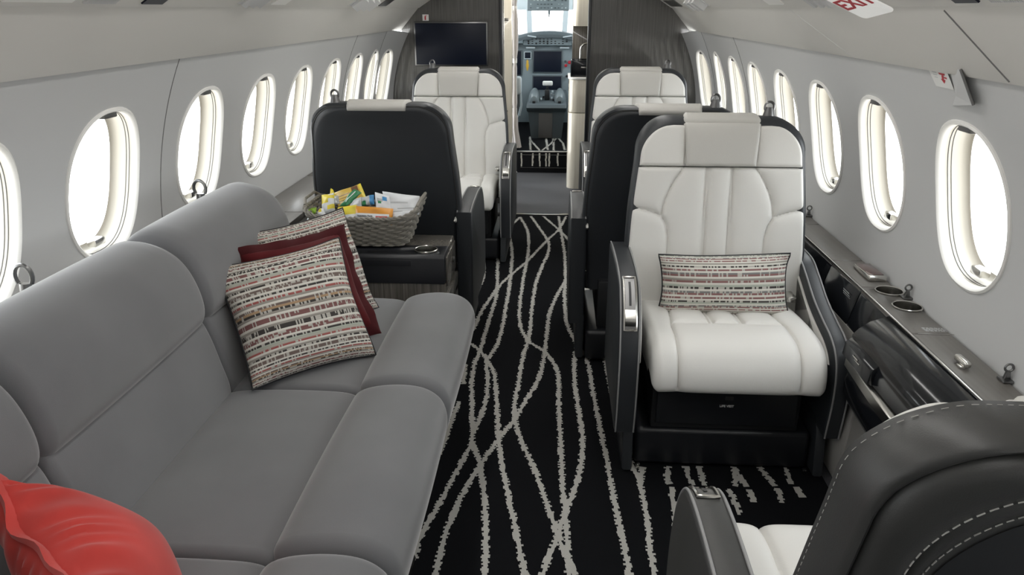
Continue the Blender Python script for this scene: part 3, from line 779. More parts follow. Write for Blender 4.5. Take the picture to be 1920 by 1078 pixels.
    # armrests
    for sx in (-1, 1):
        prof_ = ARM if sx == aisle else ARMLOW
        x0 = 0.284; x1 = 0.350 if sx == aisle else 0.336
        poly = prof_+[(0.60, 0.165)]
        m = MB(); m.prism(poly, 'x', sx*x0, sx*x1, 0.012, 3)
        a = m.build('armrest', bk_, root, world=False, sharp=50)
        for xx in (x0-0.0005, x1+0.0005):
            pt = MB(); pt.tube([(sx*xx+(0.006 if (xx < .3) == (sx > 0) else -0.006), y, z) for y, z in prof_], 0.0028, 6); pt.build('piping', MT['piping'], a, world=False)
        ip = MB(); ip.prism([(y+0.03, z-0.03) for y, z in prof_ if z > 0.42]+[(0.56, 0.38), (0.14, 0.38)], 'x', sx*(x0-0.006), sx*(x0+0.004), 0.004); ip.build('inner_panel', wl_, a, world=False)
        if sx != aisle: continue
        # latch plate let into the curved front
        seg = [p for p in ARM if p[0] < .19 and 0.50 < p[1] < 0.632]
        seg = [tuple(q) for q in arc_resample(seg, 16)[0]]
        xm = sx*(x0+x1)/2
        def off_(i, e):
            a_, b_ = seg[max(i-1, 0)], seg[min(i+1, 15)]; t_x, t_z = b_[0]-a_[0], b_[1]-a_[1]; l_ = math.hypot(t_x, t_z); n_ = (t_z/l_, -t_x/l_)
            return (seg[i][0]+n_[0]*e, seg[i][1]+n_[1]*e)
        pp_ = lambda x, i, e: (xm+x, *off_(i, e))
        m = MB(); m.tube([pp_(-0.018, i, .003) for i in range(16)]+[pp_(-0.009, 15, .003), pp_(0.009, 15, .003)]+[pp_(0.018, i, .003) for i in range(15, -1, -1)]+[pp_(0.009, 0, .003), pp_(-0.009, 0, .003)], 0.0034, 6, closed=True)
        m.loft([[pp_(x, i, e) for x, e in ((-.0155, .001), (-.0155, h_), (.0155, h_), (.0155, .001))] for i, h_ in ((10, .004), (11, .010), (12, .013), (13, .010), (14, .004))])
        lt = m.build('latch', MT['chrome'], a, world=False)
        m = MB(); m.grid([[pp_(x, i, .0015) for x in (-.017, .017)] for i in range(16)]); m.build('plate', MT['dark_metal'], lt, world=False)
        m = MB(); m.grid([[pp_(x, i, .0024) for x in (-.0035, .0035)] for i in range(2, 10)]); m.build('slot', MT['satin_black'], lt, world=False)
    # pedestal, life vest drawer, side skirts
    m = MB(); m.box((0, 0.375, 0.075), (0.55, 0.50, 0.134), 0.018, 3); m.build('pedestal', MT['satin_black'], root, world=False)
    m = MB(); m.box((0, 0.36, 0.245), (0.46, 0.46, 0.205), 0.008); m.build('seat_box', MT['black_plain'], root, world=False)
    m = MB(); m.box((0, 0.122, 0.245), (0.43, 0.012, 0.155), 0.004); dr = m.build('vest_drawer', MT['satin_black'], root, world=False)
    m = text_mb('LIFE VEST', 0.0105); xform(m, Matrix.Translation((0.0, 0.1152, 0.235)) @ TXT); m.build('lettering', MT['sign_white'], dr, world=False, smooth=False)
    m = MB(); m.box((0.006, 0.1155, 0.262), (0.024, 0.003, 0.012), 0.001); m.build('pull_tab', MT['charcoal_leather'], dr, world=False)
    for sx in (-1, 1):
        m = MB(); m.prism([(0.09, 0.008), (0.60, 0.008), (0.60, 0.20), (0.14, 0.20), (0.115, 0.16)], 'x', sx*0.282, sx*0.316, 0.008); m.build('side_skirt', bk_, root, world=False)
        m = MB(); m.box((sx*0.262, 0.105, 0.016), (0.012, 0.014, 0.018), 0.003); m.build('floor_fitting', MT['chrome'], root, world=False)
    # shoulder belt eye on the shell top, buckle by the seat
    hk = MB(); cx_ = -aisle*0.165
    hk.tube([(cx_+0.015*math.cos(t), 0.640, 1.082+0.018*math.sin(t)) for t in [-.5+i*(PI+1)/14 for i in range(15)]], 0.0042, 8)
    hk.build('belt_guide', MT['dark_metal'], root, world=False)
    hk = MB(); hk.loft([[(cx_+a*(0.024-0.010*q), 0.640+b*(0.016-0.006*q), 1.040+0.038*q) for a, b in [(math.cos(t), math.sin(t)) for t in [2*PI*i/16 for i in range(16)]]] for q in (0, .35, .7, 1, 1.1)])
    hk.build('belt_boot', MT['dark_metal'], root, world=False)
    bu = MB(); bu.box((0.245, 0.42, 0.487), (0.03, 0.06, 0.022), 0.006); bu.build('belt_buckle', MT['chrome'], root, world=False)
    return root

near = make_chair('club_chair', 'white leather club chair facing aft with striped lumbar cushion on it', 'armchair')
near.location = (0.540, 1.965, 0.008)
def place(src, label, x, y, rz):
    c = copy_tree(src); c['label'] = label; c.location = (x, y, 0.008); c.rotation_euler = (0, 0, rz); return c
place(near, 'black backed club chair standing behind the snack basket', -0.695, 3.535, PI)
place(near, 'far white leather club chair before the right streaked veneer bulkhead', 0.485, 4.10, 0)
other = make_chair('club_chair', 'white leather club chair below the bulkhead television', 'armchair', aisle=1)
other.location = (-0.605, 4.03, 0.008)
place(other, 'black backed club chair back to back with the cushioned white chair', 0.405, 3.47, PI)
fgc = make_chair('club_chair', 'nearest charcoal backed club chair cropped at lower right corner', 'armchair', detail=True, nx=60, aisle=1)
fgc.location = (0.585, 1.27, 0.008); fgc.scale = (1, 1, 0.978); fgc.rotation_euler = (0, 0, PI)
m_ = MB(); x_ = -0.262
m_.loft([[(x_+dx-0.035*q, 0.688+dy-0.02*q, 0.98-0.42*q) for dx, dy in ((-.022, -.002), (.022, -.002), (.022, .002), (-.022, .002))] for q in (0, .25, .5, .75, 1)])
m_.build('belt_strap', MT['taupe_panel'], fgc, world=False)

# ------------------------------------------------------------------ striped and velvet cushions
def pillow(name, label, c, xd, zd, w, h, t, mat_, pipe=None, flange=None, n=40, wrinkle=0.004, seed=1, gather=0.0):
    rn = random.Random(seed); ph = [rn.uniform(0, 6.28) for _ in range(6)]
    vs, fs, uv = [], [], []
    def pos(u, v, sgn):
        e = max(0.0, (1-abs(u)**2.6))*max(0.0, (1-abs(v)**2.6))
        th = t/2*e**0.55*(1+0.10*math.sin(3*u+ph[0])*math.sin(2.5*v+ph[1]))
        x = w/2*u*(1-0.075*(1-v*v)*abs(u)); z = h/2*v*(1-0.075*(1-u*u)*abs(v))
        wr = wrinkle*math.sin(9*u+5*v+ph[2])*math.exp(-((1-abs(u))/.25)**2)+wrinkle*math.sin(8*v-4*u+ph[3])*math.exp(-((1-abs(v))/.25)**2)
        if gather: wr += sgn*gather*(0.6*math.sin(34*u+3*math.sin(7*u)+1.5*v)+0.4*math.sin(19*u+2))*math.exp(-((1-v)/.38)**2)*min(1, (1-v)/.06)*min(1, (1-abs(u))/.15)
        bow = 0.012*math.sin(1.7*u+ph[4])*v
        return (x, sgn*th+wr+bow, z)
    for sgn in (-1, 1):
        b = len(vs)
        for i in range(n+1):
            for j in range(n+1):
                u = math.sin((i/n-.5)*PI); v = math.sin((j/n-.5)*PI)
                vs.append(pos(u, v, sgn)); uv.append((i/n if sgn < 0 else 1-i/n, j/n))
        for i in range(n):
            for j in range(n):
                q = [b+i*(n+1)+j, b+(i+1)*(n+1)+j, b+(i+1)*(n+1)+j+1, b+i*(n+1)+j+1]
                fs.append(tuple(q if sgn < 0 else q[::-1]))
    m = frame(c, xd, zd)
    root = thing(name, label, 'cushion', tuple(c)); root.rotation_mode = 'QUATERNION'; root.rotation_quaternion = m.to_quaternion()
    mb = MB(); mb.v = vs; mb.f = fs; mb.m = [0]*len(fs)
    mb.build('cover', mat_, root, world=False, uvs=uv)
    edge = []
    k = 24
    for (a, b_) in (((-1, -1), (1, -1)), ((1, -1), (1, 1)), ((1, 1), (-1, 1)), ((-1, 1), (-1, -1))):
        for i in range(k):
            q = i/k; u = a[0]+(b_[0]-a[0])*q; v = a[1]+(b_[1]-a[1])*q; edge.append(pos(u, v, 0))
    if pipe:
        pb = MB(); pb.tube(edge, 0.0034, 6, closed=True); pb.build('piping', pipe, root, world=False)
    if flange:
        fb = MB(); F_ = flange[0]
        def grow(p, d, a): 
            q = Vector((p[0]/(w/2), 0, p[2]/(h/2))); l = max(abs(q.x), abs(q.z)); 
            gx = d*math.copysign(1, p[0]) if abs(q.x) > 0.86 else 0; gz = d*math.copysign(1, p[2]) if abs(q.z) > 0.86 else 0
            return (p[0]*1.0+gx, p[1]+a, p[2]+gz)
        wv = [0.004*math.sin(i*0.9+ph[5])+0.003*math.sin(i*0.37) for i in range(len(edge))]
        fb.grid([[grow(p, -0.012, 0.006) for p in edge], [grow(p, F_*.5, 0.005+a) for p, a in zip(edge, wv)], [grow(p, F_, 0.001+a*1.5) for p, a in zip(edge, wv)], [grow(p, F_*.5, -0.006+a) for p, a in zip(edge, wv)], [grow(p, -0.012, -0.006) for p in edge]], close_v=True)
        fb.build('flange', flange[1], root, world=False)
    return root
pillow('cushion', 'striped cushion foremost in the stack on the grey sofa', (-0.722, 1.902, 0.604), (0.79, 0.612, 0.036), (-0.387, 0.452, 0.803), 0.362, 0.362, 0.13, MT['stripe_a'], MT['black_plain'], seed=1)
pillow('cushion', 'burgundy velvet cushion with flange squeezed between two striped cushions', (-0.728, 2.022, 0.612), (0.755, 0.655, 0.04), (-0.375, 0.33, 0.866), 0.315, 0.315, 0.10, MT['burgundy'], None, (0.022, MT['burgundy_dark']), seed=2)
pillow('cushion', 'striped cushion rearmost in the stack leaning towards the basket', (-0.757, 2.205, 0.612), (0.575, 0.818, 0.01), (-0.36, 0.24, 0.90), 0.355, 0.355, 0.12, MT['stripe_b'], MT['black_plain'], seed=3)
lum = pillow('cushion', 'long striped lumbar cushion on the white leather chair', (0.552, 2.345, 0.548), (0.985, -0.02, 0.03), (-0.02, 0.20, 0.98), 0.425, 0.205, 0.10, MT['stripe_c'], MT['black_plain'], seed=4)
m_ = MB(); m_.box((0.045, -0.035, -0.104), (0.028, .006, .012), .002); m_.build('care_tag', MT['print_grey'], lum, world=False)
pillow('cushion', 'puffy red velvet cushion at the near end of the sofa', (-0.698, 0.897, 0.560), (0.716, -0.671, -0.191), (-0.24, -0.494, 0.835), 0.36, 0.30, 0.17, MT['red'], None, (0.014, MT['red']), seed=6, wrinkle=0.005, gather=0.007, n=110)

# ------------------------------------------------------------------ sofa
def offset_poly(poly, d):
    n = len(poly); out = []
    area = sum(poly[i][0]*poly[(i+1) % n][1]-poly[(i+1) % n][0]*poly[i][1] for i in range(n))
    sg = 1 if area > 0 else -1
    for i in range(n):
        t = Vector(poly[(i+1) % n])-Vector(poly[i-1]); t.normalize(); out.append((poly[i][0]-sg*t.y*d, poly[i][1]+sg*t.x*d))
    return out
def bolster(sec, ya, yb, r=0.028, n=8, crown=None, bulge=0.0):
    """closed section (x, z) run along y with rolled ends; crown=(zbase, ztop, rad): the top corners are rounded as seen from the front"""
    rings = []
    L_ = yb-ya
    ts = [r*(1-math.cos(PI/2*i/n)) for i in range(n+1)]
    ys = [ya+t for t in ts]+[ya+L_*q for q in np.linspace(0.08, 0.92, 15) if r < L_*q < L_-r]+[yb-t for t in ts[::-1]]
    ys = sorted(set(ys))
    for y in ys:
        e = min(y-ya, yb-y); d = 0 if e >= r else r-math.sqrt(max(0, r*r-(r-e)**2))
        s_ = offset_poly(sec, d)
        k = bulge*(1-(2*(y-ya)/L_-1)**2)
        if k: s_ = offset_poly(s_, -k)
        if crown:
            zb, zt, cr = crown
            f = 1.0
            if e < cr: f = 1-(cr-math.sqrt(max(0, cr*cr-(cr-e)**2)))/(zt-zb)
            s_ = [(x, zb+(z-zb)*f if z > zb else z) for x, z in s_]
        rings.append([(x, y, z) for x, z in s_])
    return MB().loft(rings)
SEAT = catmull([(-0.90, 0.40), (-0.86, 0.438), (-0.76, 0.450), (-0.62, 0.452), (-0.535, 0.446), (-0.51, 0.42), (-0.51, 0.34), (-0.70, 0.32), (-0.90, 0.32)], 5, True)
BOLS = catmull([(-0.522, 0.40), (-0.517, 0.448), (-0.475, 0.472), (-0.40, 0.482), (-0.335, 0.474), (-0.292, 0.444), (-0.276, 0.395), (-0.284, 0.335), (-0.305, 0.285), (-0.36, 0.265), (-0.48, 0.275), (-0.520, 0.32)], 5, True)
LOWB = catmull([(-0.875, 0.41), (-0.858, 0.45), (-0.872, 0.52), (-0.892, 0.60), (-0.915, 0.648), (-0.96, 0.655), (-1.05, 0.62), (-1.06, 0.50), (-0.98, 0.40)], 5, True)
UPB = catmull([(-0.935, 0.628), (-0.902, 0.645), (-0.892, 0.690), (-0.903, 0.755), (-0.930, 0.815), (-0.975, 0.852), (-1.04, 0.868), (-1.095, 0.850), (-1.125, 0.80), (-1.12, 0.66), (-1.04, 0.63)], 5, True)
sofa = thing('sofa', 'long grey suede three seat sofa along the left cabin wall', 'sofa', (-0.6, 1.4, 0.008))
for ya, yb in ((1.742, 2.415), (1.092, 1.738), (0.442, 1.088), (-0.20, 0.438)):
    if ya < 0.0: continue
    for nm, sec, r_, cr, bl_ in (('seat_cushion', SEAT, 0.022, None, 0.004), ('front_bolster', BOLS, 0.034, None, 0.004), ('lower_backrest', LOWB, 0.022, None, 0.003), ('upper_backrest', UPB, 0.030, (0.66, 0.868, 0.06), 0.004)):
        yb2 = yb
        if nm == 'upper_backrest' and yb > 2.4: yb2 = 2.40
        bolster(sec, ya, yb2, r_, crown=cr, bulge=bl_).build(nm, MT['suede'], sofa, sharp=60)
m_ = MB(); m_.prism([(-1.04, 0.012), (-0.385, 0.012), (-0.335, 0.30), (-1.04, 0.32)], 'y', 0.44, 2.41, 0.01); m_.build('base', MT['black_plain'], sofa)
m_ = MB(); m_.box((-1.03, 1.43, 0.50), (0.10, 1.96, 0.40), 0.02); m_.build('back_frame', MT['black_plain'], sofa)
a = P(772, 1035, X=-0.325)
m_ = MB(); m_.tube([P(750, 1078, X=-0.33), P(770, 1030, X=-0.318), P(775, 1045, X=-0.312), P(763, 1085, X=-0.325)], 0.006, 8); m_.build('recline_handle', MT['chrome'], sofa)

# ------------------------------------------------------------------ side ledges
SL = thing('side_ledge', 'taupe veneer ledge with glossy black side along right wall', 'ledge', (1.0, 2.3, 0.6), kind=None)
XE = 0.938
def lp(y): return (RC-taper(y))*math.cos(math.asin((0.6-CZ)/RC))+CX
m_ = MB()
for ya, yb in ((0.2, 1.855), (1.86, 2.205), (2.21, 2.465), (2.47, 2.92), (2.925, 3.5), (3.505, 4.5), (4.505, 5.1)):
    m_.box(((XE+1.040)/2, (ya+yb)/2, 0.587), (1.040-XE, yb-ya, 0.026), 0.003, 1)
SLT = m_.build('top', MT['ledge'], SL)
m_ = MB()
for ya, yb in ((2.0, 2.20), (2.205, 2.465), (2.47, 5.1)):
    m_.prism([(XE+.004, 0.586), (XE-0.004, 0.58), (XE-0.030, 0.475), (XE+.03, 0.475), (XE+.03, 0.586)], 'y', ya, yb-.002, 0.001)
m_.build('black_face', MT['gloss_black'], SL)
m_ = MB(); m_.box((XE-0.003, 2.5, 0.5985), (0.005, 5.1, 0.005), 0.001); m_.build('edge_strip', MT['chrome'], SL)
m_ = MB(); m_.prism([(XE-0.032, 0.477), (XE-0.06, 0.15), (XE-0.05, 0.012), (XE+.06, 0.012), (XE+.06, 0.477)], 'y', 2.0, 5.1, 0.002); m_.prism([(XE-0.045, 0.29), (XE-0.055, 0.15), (XE-0.05, 0.012), (XE+.06, 0.012), (XE+.06, 0.29)], 'y', 1.3, 1.998, 0.002); m_.build('lower_panel', MT['taupe_panel'], SL)
def cut_hole(o, c, r):
    """bore a round hole down through a part"""
    cb = MB(); cb.lathe([(r, -0.05), (r, 0.05)], c, 36, cap=True); cu = cb.build('bore', MT['satin_black'])
    md = o.modifiers.new('b', 'BOOLEAN'); md.object = cu; md.operation = 'DIFFERENCE'; md.solver = 'EXACT'
    if o.parent: cu.location = cu.location
    bpy.context.view_layer.update(); dg = bpy.context.evaluated_depsgraph_get()
    me = bpy.data.meshes.new_from_object(o.evaluated_get(dg)); o.modifiers.clear(); o.data = me
    bpy.data.objects.remove(cu)
def rim_cup(c, r, parent, name='cup_holder', depth=0.07):
    m = MB(); m.lathe([(r*1.0, -0.001), (r*1.0, 0.0035), (r*0.95, 0.005), (r*0.90, 0.0035), (r*0.885, -0.004), (r*0.86, -depth), (0.001, -depth)], c, 36); return m.build(name, MT['chrome'], parent)
cut_hole(SLT, (1.006, 2.171, 0.6), 0.0385); cut_hole(SLT, (1.006, 2.046, 0.6), 0.0385); rim_cup((1.006, 2.171, 0.601), 0.041, SL); rim_cup((1.006, 2.046, 0.601), 0.041, SL)
m_ = MB(); m_.box((1.006, 2.325, 0.608), (0.055, 0.135, 0.016), 0.004); q = m_.build('cabin_controller', MT['chrome'], SL)
m_ = MB(); m_.box((1.006, 2.332, 0.6165), (0.046, 0.112, 0.002), 0.0008); m_.build('screen', MT['phone_screen'], q)
for (x, y) in ((1.046, 2.117), (1.048, 1.595), (1.046, 3.05)):
    m_ = MB(); m_.box((x-.012, y, 0.603), (0.028, 0.03, 0.006), 0.002)
    m_.prism([(x-0.020, 0.604), (x-0.004, 0.604), (x-0.008, 0.626), (x-0.016, 0.626)], 'y', y-0.005, y+0.005, 0.002)
    m_.tube([(x-0.012+0.009*math.cos(t), y, 0.634+0.009*math.sin(t)) for t in [2*PI*i/16 for i in range(16)]], 0.0028, 6, closed=True)
    m_.build('belt_hook', MT['dark_metal'], SL)
m_ = MB(); m_.box((0.975, 1.672, 0.612), (0.018, 0.055, 0.016), 0.006, 3); m_.box((0.966, 1.66, 0.603), (0.012, 0.02, 0.008), .002); m_.build('lid_latch', MT['chrome'], SL)
m_ = MB(); m_.box((1.008, 1.855, 0.6003), (0.11, 0.003, 0.0012)); m_.build('lid_edge', MT['chrome'], SL)
m_ = MB(); m_.box((1.055, 1.30, 0.6003), (0.0025, 1.08, 0.001)); m_.box((1.058, 2.70, 0.6003), (0.0025, 0.40, 0.001)); m_.build('lid_joint', MT['seam'], SL)
def fine_print(c, xd, yd, w, h, lines, seed, parent):
    rn = random.Random(seed); m = MB(); xd, yd = Vector(xd).normalized(), Vector(yd).normalized(); n = xd.cross(yd)
    for i in range(lines):
        v = h*(0.5-(i+0.5)/lines); x = -w/2
        ww = w*rn.uniform(.75, 1.0); x = -ww/2
        while x < ww/2:
            l = rn.uniform(.004, .012); q = [Vector(c)+xd*a+yd*b+n*0.0004 for a, b in ((x, v-h/lines*.28), (min(x+l, ww/2), v-h/lines*.28), (min(x+l, ww/2), v+h/lines*.28), (x, v+h/lines*.28))]
            m.add(q, [(0, 1, 2, 3)]); x += l+.0025
    return m.build('fine_print', MT['print_grey'], parent, smooth=False)
fine_print((1.010, 1.885, 0.6005), (1, 0, 0), (0, 1, 0), 0.075, 0.026, 4, 3, SL)
fine_print((XE-0.0125, 2.275, 0.545), (0, -1, 0), (-0.2, 0, 1), 0.060, 0.042, 5, 4, SL)
# bulged table box in the near part of the ledge
TB = thing('table_cabinet', 'glossy black bulged drawer cabinet below right ledge beside nearest chair', 'cabinet', (0.9, 1.4, 0.4))
sec = [(XE+.03, 0.597), (XE-0.004, 0.592), (XE-0.050, 0.575), (0.860, 0.553), (0.845, 0.535), (0.84, 0.50), (XE+.03, 0.49)]
m_ = MB(); m_.prism(sec, 'y', 1.32, 1.995, 0.002); m_.build('sloped_top', MT['gloss_black'], TB)
m_ = MB(); m_.prism([(0.842, 0.528), (0.826, 0.515), (0.822, 0.478), (0.835, 0.47), (0.93, 0.47), (0.93, 0.528)], 'y', 1.80, 1.99, 0.004); q = m_.build('upper_drawer', MT['gloss_black'], TB)
m_ = MB(); m_.box((0.8235, 1.90, 0.505), (0.003, 0.035, 0.004), 0.001); m_.box((0.8235, 1.885, 0.499), (0.003, 0.035, 0.003), 0.001); m_.build('pull', MT['chrome'], q)
m_ = MB(); m_.prism([(0.846, 0.525), (0.836, 0.51), (0.832, 0.478), (0.85, 0.47), (0.93, 0.47), (0.93, 0.525)], 'y', 1.32, 1.795, 0.004); m_.build('table_door', MT['gloss_black'], TB)
ys = np.linspace(1.32, 1.99, 24)
m_ = MB(); m_.grid([[(0.845-0.035*math.sin(PI*min(1, (2.02-y)/1.1)**.7)*0-0.022*math.sin(min(1, (1.99-y)/0.5)*PI/2)+dx, y, z) for dx, z in ((0.0, 0.472), (-0.008, 0.466), (-0.010, 0.440), (0, 0.434), (.02, .434), (.02, .472))] for y in ys], close_v=True); m_.build('chrome_rail', MT['chrome'], TB)
m_ = MB(); m_.grid([[(0.845-0.022*math.sin(min(1, (1.99-y)/0.5)*PI/2)+dx, y, z) for dx, z in ((0.004, 0.432), (-0.004, 0.40), (0.0, 0.355), (0.02, 0.315), (.06, .30), (.06, .432))] for y in ys], close_v=True); m_.build('lower_bulge', MT['gloss_black'], TB)

LL = thing('side_ledge', 'grey ledge along left wall behind the dark forward seats', 'ledge', (-1.2, 3.6, 0.6))
m_ = MB()
for ya, yb in ((2.43, 2.985), (2.99, 3.7), (3.705, 5.1)): m_.box((-1.170, (ya+yb)/2, 0.587), (0.22, yb-ya, 0.026), 0.003)
m_.build('top', MT['ledge'], LL)
m_ = MB(); m_.prism([(-1.065, 0.58), (-1.04, 0.45), (-1.06, 0.012), (-1.2, 0.012), (-1.2, 0.58)], 'y', 2.43, 5.1, 0.002); m_.build('lower_panel', MT['taupe_panel'], LL)
SS_ = thing('sofa_shelf', 'pale shelf between the sofa back and left windows', 'shelf', (-1.2, 1.4, 0.78))
m_ = MB(); m_.box((-1.205, 1.35, 0.72), (0.165, 2.1, 0.02), 0.003); m_.build('shelf_board', MT['taupe_panel'], SS_)
m_ = MB(); m_.box((-1.13, 1.35, 0.37), (0.02, 2.1, 0.70), 0.002); m_.build('shelf_front', MT['taupe_panel'], SS_)
for y in (1.475, 2.33):
    m_ = MB(); x = -1.165
    m_.loft([[(x+a*(0.026-.012*q), y+b*(0.012-.004*q), 0.728+0.105*q) for a, b in [(math.cos(t), math.sin(t)) for t in [2*PI*i/14 for i in range(14)]]] for q in (0, .4, .8, 1)])
    m_.tube([(x+0.02*math.cos(t), y, 0.85+0.026*math.sin(t)) for t in [-.7+i*(PI+1.4)/14 for i in range(15)]], 0.005, 7)
    m_.build('belt_hook', MT['dark_metal'], SS_)

# ------------------------------------------------------------------ end console and snack basket
CN = thing('end_console', 'black topped wood veneer console at far end of the sofa', 'console', (-0.72, 2.62, 0.008))
m_ = MB(); m_.prism([(2.525, 0.462), (2.525, 0.555), (2.529, 0.565), (2.538, 0.570), (2.640, 0.572), (2.640, 0.462)], 'x', -1.06, -0.398, 0.006); FLD = m_.build('front_lid', MT['satin_black'], CN); cut_hole(FLD, (-0.474, 2.585, 0.57), 0.0405)
m_ = MB(); m_.box((-0.66, 2.5235, 0.540), (0.28, .002, .022), .0005); m_.build('lid_pull', MT['satin_black'], CN)
m_ = MB(); m_.box((-0.729, 2.712, 0.552), (0.662, 0.142, 0.040), 0.006); m_.build('rear_top', MT['veneer_h'], CN)
m_ = MB(); m_.box((-0.729, 2.657, 0.235), (0.662, 0.252, 0.450), 0.004); m_.box((-0.729, 2.712, 0.49), (0.662, 0.142, 0.08)); m_.build('body', MT['veneer_h'], CN)
m_ = MB(); m_.box((-0.3955, 2.66, 0.50), (0.006, 0.22, 0.11), 0.002); q = m_.build('side_door', MT['veneer_h'], CN)
m_ = MB(); m_.lathe([(0.001, 0), (0.010, 0), (0.012, 0.004), (0.010, 0.006)], (0, 0, 0), 16); xform(m_, Matrix.Translation((-0.393, 2.70, 0.50)) @ Matrix.Rotation(PI/2, 4, 'Y')); m_.build('door_ring', MT['dark_metal'], q)
m_ = MB(); m_.box((-0.392, 2.655, 0.40), (0.012, 0.25, 0.05), 0.003); m_.build('side_drawer', MT['veneer_h'], CN)
rim_cup((-0.474, 2.585, 0.5725), 0.043, CN)

BK = thing('wicker_basket', 'grey wicker basket heaped with snack packets on the console', 'basket', (-0.71, 2.70, 0.574))
def bask(q, sx=0, n=80):
    """rounded rectangle outline at height fraction q, evenly spaced"""
    hx = 0.158+(0.205-0.158)*q; hy = 0.088+(0.128-0.088)*q; r = 0.045
    pts = []
    for cx_, cy_, a0 in ((hx-r, hy-r, 0), (-hx+r, hy-r, PI/2), (-hx+r, -hy+r, PI), (hx-r, -hy+r, 1.5*PI)):
        pts += [(cx_+r*math.cos(a0+PI/2*i/10), cy_+r*math.sin(a0+PI/2*i/10)) for i in range(11)]
    pts.append(pts[0])
    o = []
    for x, y in arc_resample(pts, n+1)[0][:-1]:
        o.append(Vector((-0.715+x, 2.690+y+0.012*q, 0.578+0.104*q+0.030*q*max(0, abs(x)/hx)**5)))
    return o
mb = MB()
NR = 12
for r_ in range(NR):
    q = (r_+0.5)/NR; o = bask(q, n=160)
    pts = []
    for i, p in enumerate(o):
        c = Vector((-0.715, 2.690+.012*q, p.z)); d = (p-c).normalized()
        pts.append(p+d*0.0050*math.sin(2*PI*(i/160*20)+(PI if r_ % 2 else 0)))
    mb.tube(pts, 0.0050, 6, closed=True)
mb.build('woven_sides', MT['wicker'], BK)
mb = MB()
for i in range(40):
    mb.tube([bask(q, n=40)[i] for q in (0, .33, .66, 1)], 0.0036, 6)
mb.build('stakes', MT['wicker'], BK)
mb = MB()
o = bask(1.02, n=120)
for k in range(3):
    mb.tube([p+Vector((0, 0, 0.004))+Vector((0.0045*math.cos(i*1.1+k*2.1), 0.0045*math.cos(i*1.1+k*2.1), 0.0045*math.sin(i*1.1+k*2.1))) for i, p in enumerate(o)], 0.0045, 6, closed=True)
mb.build('braided_rim', MT['wicker'], BK)
mb = MB(); b0 = bask(0.02, n=60); mb.add([tuple(p) for p in b0]+[(-0.715, 2.69, 0.579)], [(i, (i+1) % 60, 60) for i in range(60)]); mb.build('floor_mat', MT['wicker'], BK)
mb = MB(); mb.tube([(-0.508, 2.62, 0.725), (-0.500, 2.65, 0.742), (-0.500, 2.76, 0.742), (-0.508, 2.79, 0.725)], 0.006, 8); mb.build('handle', MT['wicker'], BK)
mb = MB(); mb.tube([(-0.922, 2.62, 0.725), (-0.930, 2.65, 0.742), (-0.930, 2.76, 0.742), (-0.922, 2.79, 0.725)], 0.006, 8); mb.build('handle', MT['wicker'], BK)

def packet(name, label, cat, corners, mats, bands, puff=0.010, txt=None, seed=1, crimp=True):
    """foil packet: corners BL, BR, TR, TL in the cabin; bands=[(v0, v1, u0, u1, material index)] printed areas"""
    rn = random.Random(seed); BL, BR, TR, TL = [Vector(c) for c in corners]
    n = (BR-BL).cross(TL-BL).normalized()
    nu, nv = 22, 26
    def pt(u, v, s): 
        p = (BL*(1-u)+BR*u)*(1-v)+(TL*(1-u)+TR*u)*v
        e = max(0, (1-abs(2*u-1)**3))*max(0, (1-abs(2*v-1)**3))
        wob = 0.0025*math.sin(7*u+seed)*math.sin(9*v+2*seed)
        return p+n*(s*(puff*e**.6+0.0006)+wob)
    root = thing(name, label, cat, tuple((BL+BR)/2), group=None)
    mb = MB()
    for s in (1, -1):
        b = len(mb.v)
        for i in range(nu+1):
            for j in range(nv+1): mb.v.append(tuple(pt(i/nu, j/nv, s)))
        for i in range(nu):
            for j in range(nv):
                u, v = (i+.5)/nu, (j+.5)/nv; mi = 0
                for v0, v1, u0, u1, k in bands:
                    if v0 <= v <= v1 and u0 <= u <= u1: mi = k
                mb.f.append((b+i*(nv+1)+j, b+(i+1)*(nv+1)+j, b+(i+1)*(nv+1)+j+1, b+i*(nv+1)+j+1)); mb.m.append(mi)
    mb.build('wrapper', mats, root)
    if txt:
        for (t, size, u, v, mt) in txt:
            m = text_mb(t, size, depth=0.0004); c = pt(u, v, 1)+n*0.0012
            m2 = Matrix.Identity(4); x = (BR-BL).normalized(); y = n.cross(x)
            for i in range(3): m2[i][0], m2[i][1], m2[i][2], m2[i][3] = x[i], y[i], n[i], c[i]
            xform(m, m2); m.build('printing', MT[mt], root, smooth=False)
    return root
def foil(name, c, rough=0.3): MT[name] = mat(name, c, rough, spec=0.6); return MT[name]
foil('foil_white', (0.72, 0.74, 0.76)); foil('foil_yellow', (0.80, 0.66, 0.06)); foil('foil_orange', (0.72, 0.31, 0.04)); foil('foil_gold', (0.62, 0.42, 0.08)); foil('foil_green', (0.035, 0.22, 0.09)); foil('foil_lime', (0.30, 0.55, 0.05)); foil('foil_blue', (0.06, 0.27, 0.55)); foil('foil_brown', (0.16, 0.075, 0.04)); foil('foil_grey', (0.42, 0.43, 0.44)); foil('foil_red', (0.50, 0.06, 0.05)); foil('foil_silver', (0.52, 0.54, 0.55))
def C4(px, Ys):                                  # four photo corners, each at its own depth
    return [P(x, y, Y=Y) for (x, y), Y in zip(px, Ys)]
F = MT
